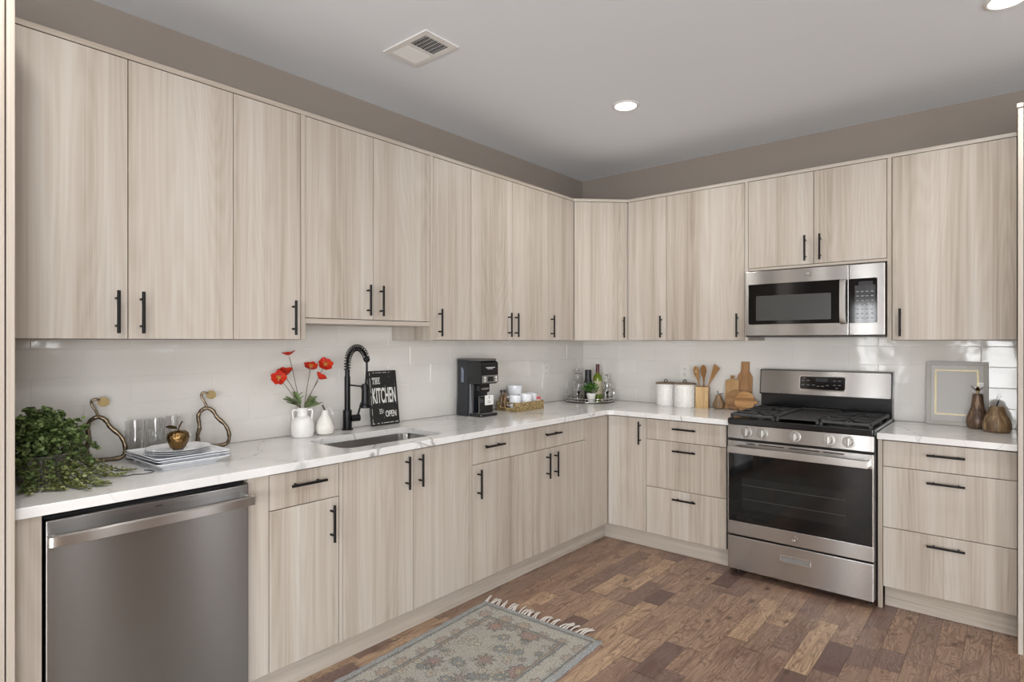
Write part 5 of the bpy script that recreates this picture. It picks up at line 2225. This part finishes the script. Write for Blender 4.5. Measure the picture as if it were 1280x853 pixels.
for q in range(34):
    u = ax0 + 0.012 + (ax1 - ax0 - 0.024) * rr.random()
    hh_ = rr.uniform(0.004, 0.016)
    box(b, u - 0.0012, u + 0.0012, 0.0033, 0.0042, az0 + 0.010, az0 + 0.010 + hh_, M=MF)
obj('etched_pattern', b, flat('silvery_print', (212, 208, 200), 0.4), art)
b = BM(); box(b, fw - 0.001, FWD - fw + 0.001, -0.0012, 0.0008, fw - 0.001, FHT - fw + 0.001, M=MF)
gm, nt, bs = newmat('picture_glass')
bs.inputs['Roughness'].default_value = 0.02
bs.inputs['Alpha'].default_value = 0.12
bs.inputs['Base Color'].default_value = (1, 1, 1, 1)
obj('glass', b, gm, r)

M_GOURD = pearwood('dark_gourd_wood', (46, 34, 27), (88, 68, 52), (138, 112, 88), 60)
M_GOURD2 = pearwood('brown_gourd_wood', (78, 60, 42), (122, 98, 70), (168, 142, 108), 55)
r = thing('wooden_pear', 'tall dark carved wooden pear in front of the picture frame', 'ornament', (2.648, -0.120, CH), 0)
b = BM()
lathe(b, [(0, 0), (0.038, 0), (0.048, 0.010), (0.0525, 0.035), (0.050, 0.060), (0.041, 0.088), (0.031, 0.115), (0.026, 0.150), (0.0245, 0.180), (0.020, 0.190), (0, 0.191)], 32)
obj('body', b, M_GOURD, r)
b = BM()
tube(b, [(0, 0, 0.189), (0.001, 0, 0.212)], 0.006, 10)
obj('stem', b, M_GOLDLEAF, r)
b = BM()
for a, el in ((0.3, 0.75), (2.9, 0.75), (1.6, 0.5), (4.7, 0.4)):
    leaf(b, Vector((0, 0, 0.205)), Vector((cos(a), sin(a), el)), Vector((0, 0, 1)), 0.042, 0.018, -0.12)
bmesh.ops.solidify(b, geom=b.faces[:], thickness=0.0014)
obj('leaf', b, flat('copper_leaf', (132, 100, 60), 0.4, 0.8), r)
r = thing('wooden_pear', 'squat brown wooden pear at the far right of the counter', 'ornament', (2.730, -0.214, CH), 0)
b = BM()
lathe(b, [(0, 0), (0.048, 0), (0.059, 0.010), (0.0625, 0.030), (0.060, 0.050), (0.051, 0.075), (0.040, 0.098), (0.035, 0.115), (0.033, 0.128), (0.026, 0.136), (0.006, 0.138), (0, 0.134)], 32)
obj('body', b, M_GOURD2, r)
b = BM()
tube(b, catmull([(0, 0, 0.132), (0.002, 0, 0.148), (0.008, 0.003, 0.164)], 4), 0.0034, 8)
tube(b, catmull([(0.006, 0.003, 0.160), (0.012, 0.004, 0.178), (0.018, 0.006, 0.192)], 4), 0.0009, 6)
obj('stem', b, M_DARK, r)

# ------------------------------------------------------------------ ceiling: vent and lights
r = thing('ceiling_vent', 'white louvred air vent in the ceiling', 'vent', (0.699, -2.406, ZC), 0)
vx, vy = 0.150, 0.101
b = BM()
F0, F1 = 0.0, -0.007
fr = 0.030
for q in ((-vx, vx, -vy, -vy + fr), (-vx, vx, vy - fr, vy), (-vx, -vx + fr, -vy + fr, vy - fr), (vx - fr - 0.004, vx, -vy + fr, vy - fr), (-0.010, 0.006, -vy + fr, vy - fr)):
    box(b, q[0], q[1], q[2], q[3], F1, -0.0002, 0.002)
obj('frame', b, M_TRIMW, r)
b = BM(); box(b, -vx + 0.01, vx - 0.01, -vy + 0.01, vy - 0.01, -0.0012, -0.0003)
obj('duct_shade_sheet', b, flat('duct_shade', (16, 15, 14), 0.9), r)  # flat dark sheet, coloured as the shade inside the duct
for (xa, xb_, tilt) in ((-vx + fr, -0.010, R(-38)), (0.006, vx - fr - 0.004, R(33))):
    b = BM()
    n_ = 9
    for i in range(n_):
        xx = xa + (xb_ - xa) * (i + 0.5) / n_
        sl = BM()
        box(sl, -0.0056, 0.0056, -vy + fr - 0.001, vy - fr + 0.001, -0.0005, 0.0005)
        add(b, sl, Tm(xx, 0, -0.0052, ry=tilt))
    for i in range(6):
        yy = -vy + fr + (2 * vy - 2 * fr) * (i + 0.5) / 6
        box(b, xa, xb_, yy - 0.0004, yy + 0.0004, -0.0035, -0.0020)
    obj('louvre', b, M_TRIMW, r)

M_LENS, nt, bs = newmat('light_lens')
bs.inputs['Base Color'].default_value = (1, 1, 1, 1)
bs.inputs['Emission Color'].default_value = (1.0, 0.97, 0.92, 1)
bs.inputs['Emission Strength'].default_value = 9.0
LAMP_W = 9.0


def ceiling_light(label, x, y):
    r = thing('ceiling_light', label, 'ceiling light', (x, y, ZC), 0, 'recessed ceiling lights')
    b = BM()
    lathe(b, [(0.060, -0.0003), (0.078, -0.0003), (0.078, -0.003), (0.066, -0.008), (0.060, -0.006)], 40, cap=False)
    obj('trim_ring', b, M_TRIMW, r)
    b = BM()
    lathe(b, [(0, -0.0004), (0.061, -0.0004), (0.061, -0.006), (0, -0.0075)], 40)
    obj('lens', b, M_LENS, r)
    d = bpy.data.lights.new('lamp', 'AREA')
    d.shape = 'DISK'
    d.size = 0.115
    d.energy = LAMP_W
    d.color = (1.0, 0.98, 0.945)
    d.spread = R(165)
    o = bpy.data.objects.new('lamp', d)
    COL.objects.link(o)
    o.parent = r
    o.location = (0, 0, -0.010)


ceiling_light('round recessed ceiling light above the corner counter', 1.094, -1.205)
ceiling_light('round recessed ceiling light at the top right edge above the range end', 2.779, -1.165)
ceiling_light('unseen added recessed ceiling light above the sink side of the room', 1.094, -4.0)  # out of view, added for room light and a bar on the microwave
ceiling_light('unseen added recessed ceiling light above the middle of the room', 2.779, -4.0)  # out of view, added to give the room more light

# ------------------------------------------------------------------ rug
def rugmat():
    m, nt, b = newmat('faded_oriental_rug')
    N = NT(nt)
    co = N.obj()
    sp = N.n('ShaderNodeSeparateXYZ')
    nt.links.new(co, sp.inputs[0])
    x, y = sp.outputs[0], sp.outputs[1]
    HX = 0.355
    # distance from the long edges and the far end
    ax = N.math('SUBTRACT', HX, N.math('ABSOLUTE', x))
    ay = N.math('MULTIPLY', y, -1.0)
    wob = N.math('MULTIPLY', N.math('SUBTRACT', N.noise(co, 22.0, 2.0), 0.5), 0.010)
    ed = N.math('ADD', N.math('MINIMUM', ax, ay), wob)
    speck = N.noise(N.mapping(co, (190, 190, 10)), 1.0, 3.0, 0.7)
    fad = N.noise(co, 6.0, 3.0)
    cream = N.ramp(speck, [(0.35, s2l((150, 146, 136))), (0.55, s2l((190, 185, 175))), (0.7, s2l((214, 210, 202)))])
    blue = N.ramp(speck, [(0.35, s2l((126, 134, 139))), (0.65, s2l((174, 179, 181)))])
    sage = N.ramp(speck, [(0.35, s2l((146, 142, 130))), (0.65, s2l((192, 186, 175)))])

    def flowers(scale, seed, ca, cb_, cc, rnd=0.55):
        vo = N.n('ShaderNodeTexVoronoi', feature='F1')
        v = N.mapping(co, (1, 1, 0), (seed, seed * 1.7, 0))
        nt.links.new(v, vo.inputs['Vector'])
        vo.inputs['Scale'].default_value = scale
        vo.inputs['Randomness'].default_value = rnd
        # petal edge from the angle about each cell centre
        dv = N.vmath('SUBTRACT', v, vo.outputs['Position'])
        s2 = N.n('ShaderNodeSeparateXYZ')
        nt.links.new(dv, s2.inputs[0])
        an = N.math('ARCTAN2', s2.outputs[1], s2.outputs[0])
        pet = N.math('MULTIPLY', N.math('SINE', N.math('MULTIPLY', an, 8.0)), 0.05)
        dd = N.math('ADD', vo.outputs['Distance'], pet)
        ringc = N.ramp(dd, [(0.0, ca), (0.10, ca), (0.13, cc), (0.19, cb_), (0.28, cb_), (0.31, cc), (0.36, cc)], 'LINEAR')
        msk = N.ramp(dd, [(0.34, G(1)), (0.40, G(0))])
        return ringc, msk, vo.outputs['Color']
    f1, m1, _ = flowers(6.4, 0.3, s2l((190, 164, 116)), s2l((158, 108, 98)), s2l((78, 80, 82)))
    f2, m2, _ = flowers(12.0, 2.1, s2l((196, 180, 152)), s2l((118, 128, 134)), s2l((98, 94, 86)), 0.95)
    f3, m3, _ = flowers(17.0, 7.9, s2l((164, 122, 108)), s2l((196, 186, 164)), s2l((86, 90, 88)), 1.0)
    field = N.mix(N.ramp(fad, [(0.42, G(0)), (0.58, G(0.5))]), sage, blue)
    field = N.mix(0.25, field, cream)
    field = N.mix(N.math('MULTIPLY', m3, 0.7), field, f3)
    field = N.mix(N.math('MULTIPLY', m2, 0.75), field, f2)
    field = N.mix(N.math('MULTIPLY', m1, 0.66), field, f1)
    vine = N.ramp(N.noise(N.mapping(co, (30, 30, 1)), 1.0, 1.0, 0.5, 3.5), [(0.465, G(0)), (0.5, G(1)), (0.535, G(0))])
    field = N.mix(N.math('MULTIPLY', vine, 0.75), field, s2l((96, 98, 94)))
    b1, mb1, _ = flowers(9.0, 5.7, s2l((190, 156, 104)), s2l((172, 144, 122)), s2l((84, 90, 92)), 0.25)
    border = N.mix(N.math('MULTIPLY', mb1, 0.62), N.mix(0.35, cream, sage), b1)
    border = N.mix(N.math('MULTIPLY', vine, 0.5), border, s2l((104, 110, 108)))
    isb = N.ramp(ed, [(0.138, G(1)), (0.142, G(0))])
    col = N.mix(isb, field, border)
    for (p, w, c) in ((0.010, 0.020, blue), (0.036, 0.006, s2l((104, 108, 108))), (0.047, 0.004, blue), (0.128, 0.006, s2l((104, 110, 114))), (0.142, 0.005, s2l((126, 112, 100)))):
        k = N.math('ABSOLUTE', N.math('SUBTRACT', ed, p))
        msk = N.ramp(k, [(w * 0.7, G(0.85)), (w, G(0))])
        col = N.mix(msk, col, c)
    knots = N.noise(N.mapping(co, (210, 160, 10)), 1.0, 1.0, 0.5)
    col = N.mix(N.ramp(knots, [(0.40, G(0.42)), (0.52, G(0))]), col, s2l((96, 94, 90)))
    col = N.mix(N.ramp(knots, [(0.52, G(0)), (0.62, G(0.28))]), col, s2l((196, 192, 182)))
    worn = N.noise(N.mapping(co, (60, 60, 1)), 1.0, 4.0, 0.7)
    col = N.mix(N.ramp(worn, [(0.50, G(0)), (0.70, G(0.2))]), col, cream)
    nt.links.new(col, b.inputs['Base Color'])
    b.inputs['Roughness'].default_value = 0.95
    b.inputs['Specular IOR Level'].default_value = 0.1
    N.bump(speck, 0.5, 0.003, b)
    return m


# far edge from (0.641,-1.905) to (1.356,-1.873)
rg_ang = math.atan2(0.032, 0.715)
r = thing('rug', 'faded grey-blue oriental runner rug with cream fringe on the wood floor', 'rug', (0.9985, -1.889, 0.0), rg_ang)
b = BM()
nx, ny = 40, 90
rr = random.Random(17)
Lr = 1.75
top, bot = [], []
ex0 = [rr.gauss(0, 0.0018) for _ in range(ny + 1)]
ex1 = [rr.gauss(0, 0.0018) for _ in range(ny + 1)]
for j in range(ny + 1):
    rt, rb_ = [], []
    v = -Lr * j / ny
    for i in range(nx + 1):
        u = -0.355 + 0.71 * i / nx
        e_ = ex0[j] if i == 0 else ex1[j] if i == nx else 0
        zz = 0.0065 + 0.0012 * sin(u * 17 + v * 9) * sin(v * 13) + rr.gauss(0, 0.0002)
        if i in (0, nx) or j in (0, ny):
            zz = 0.004
        rt.append(b.verts.new((u + e_, v + (rr.gauss(0, .0012) if j == 0 else 0), zz)))
        rb_.append(b.verts.new((u + e_, v, 0.0006)))
    top.append(rt); bot.append(rb_)
for j in range(ny):
    for i in range(nx):
        b.faces.new([top[j][i], top[j][i + 1], top[j + 1][i + 1], top[j + 1][i]])
        b.faces.new([bot[j][i], bot[j + 1][i], bot[j + 1][i + 1], bot[j][i + 1]])
for j in range(ny):
    b.faces.new([top[j][0], top[j + 1][0], bot[j + 1][0], bot[j][0]])
    b.faces.new([top[j][nx], bot[j][nx], bot[j + 1][nx], top[j + 1][nx]])
for i in range(nx):
    b.faces.new([top[0][i], bot[0][i], bot[0][i + 1], top[0][i + 1]])
    b.faces.new([top[ny][i], top[ny][i + 1], bot[ny][i + 1], bot[ny][i]])
obj('pile', b, rugmat(), r, angle=60)
b = BM()
for k in range(34):
    u = -0.352 + 0.600 * k / 33 + rr.gauss(0, 0.004)
    if rr.random() < 0.07:
        continue
    sp_ = rr.gauss(-0.012 if u < 0.0 else 0.010, 0.014)
    ln = rr.uniform(0.055, 0.085)
    for s in range(5):
        d_ = sp_ + rr.gauss(0, 0.004)
        tube(b, catmull([(u + rr.gauss(0, .0015), -0.003, 0.0050), (u + d_ * .4, ln * .45, 0.008 + rr.uniform(0, .003)), (u + d_, ln * rr.uniform(.85, 1.05), 0.0035)], 4), [0.0028] * 8 + [0.0016], 5)
fr_ = obj('fringe', b, flat('cream_fringe', (206, 198, 190), 0.9), r, angle=80)
fr_['kind'] = 'stuff'
fr_['label'] = 'cream knotted fringe'
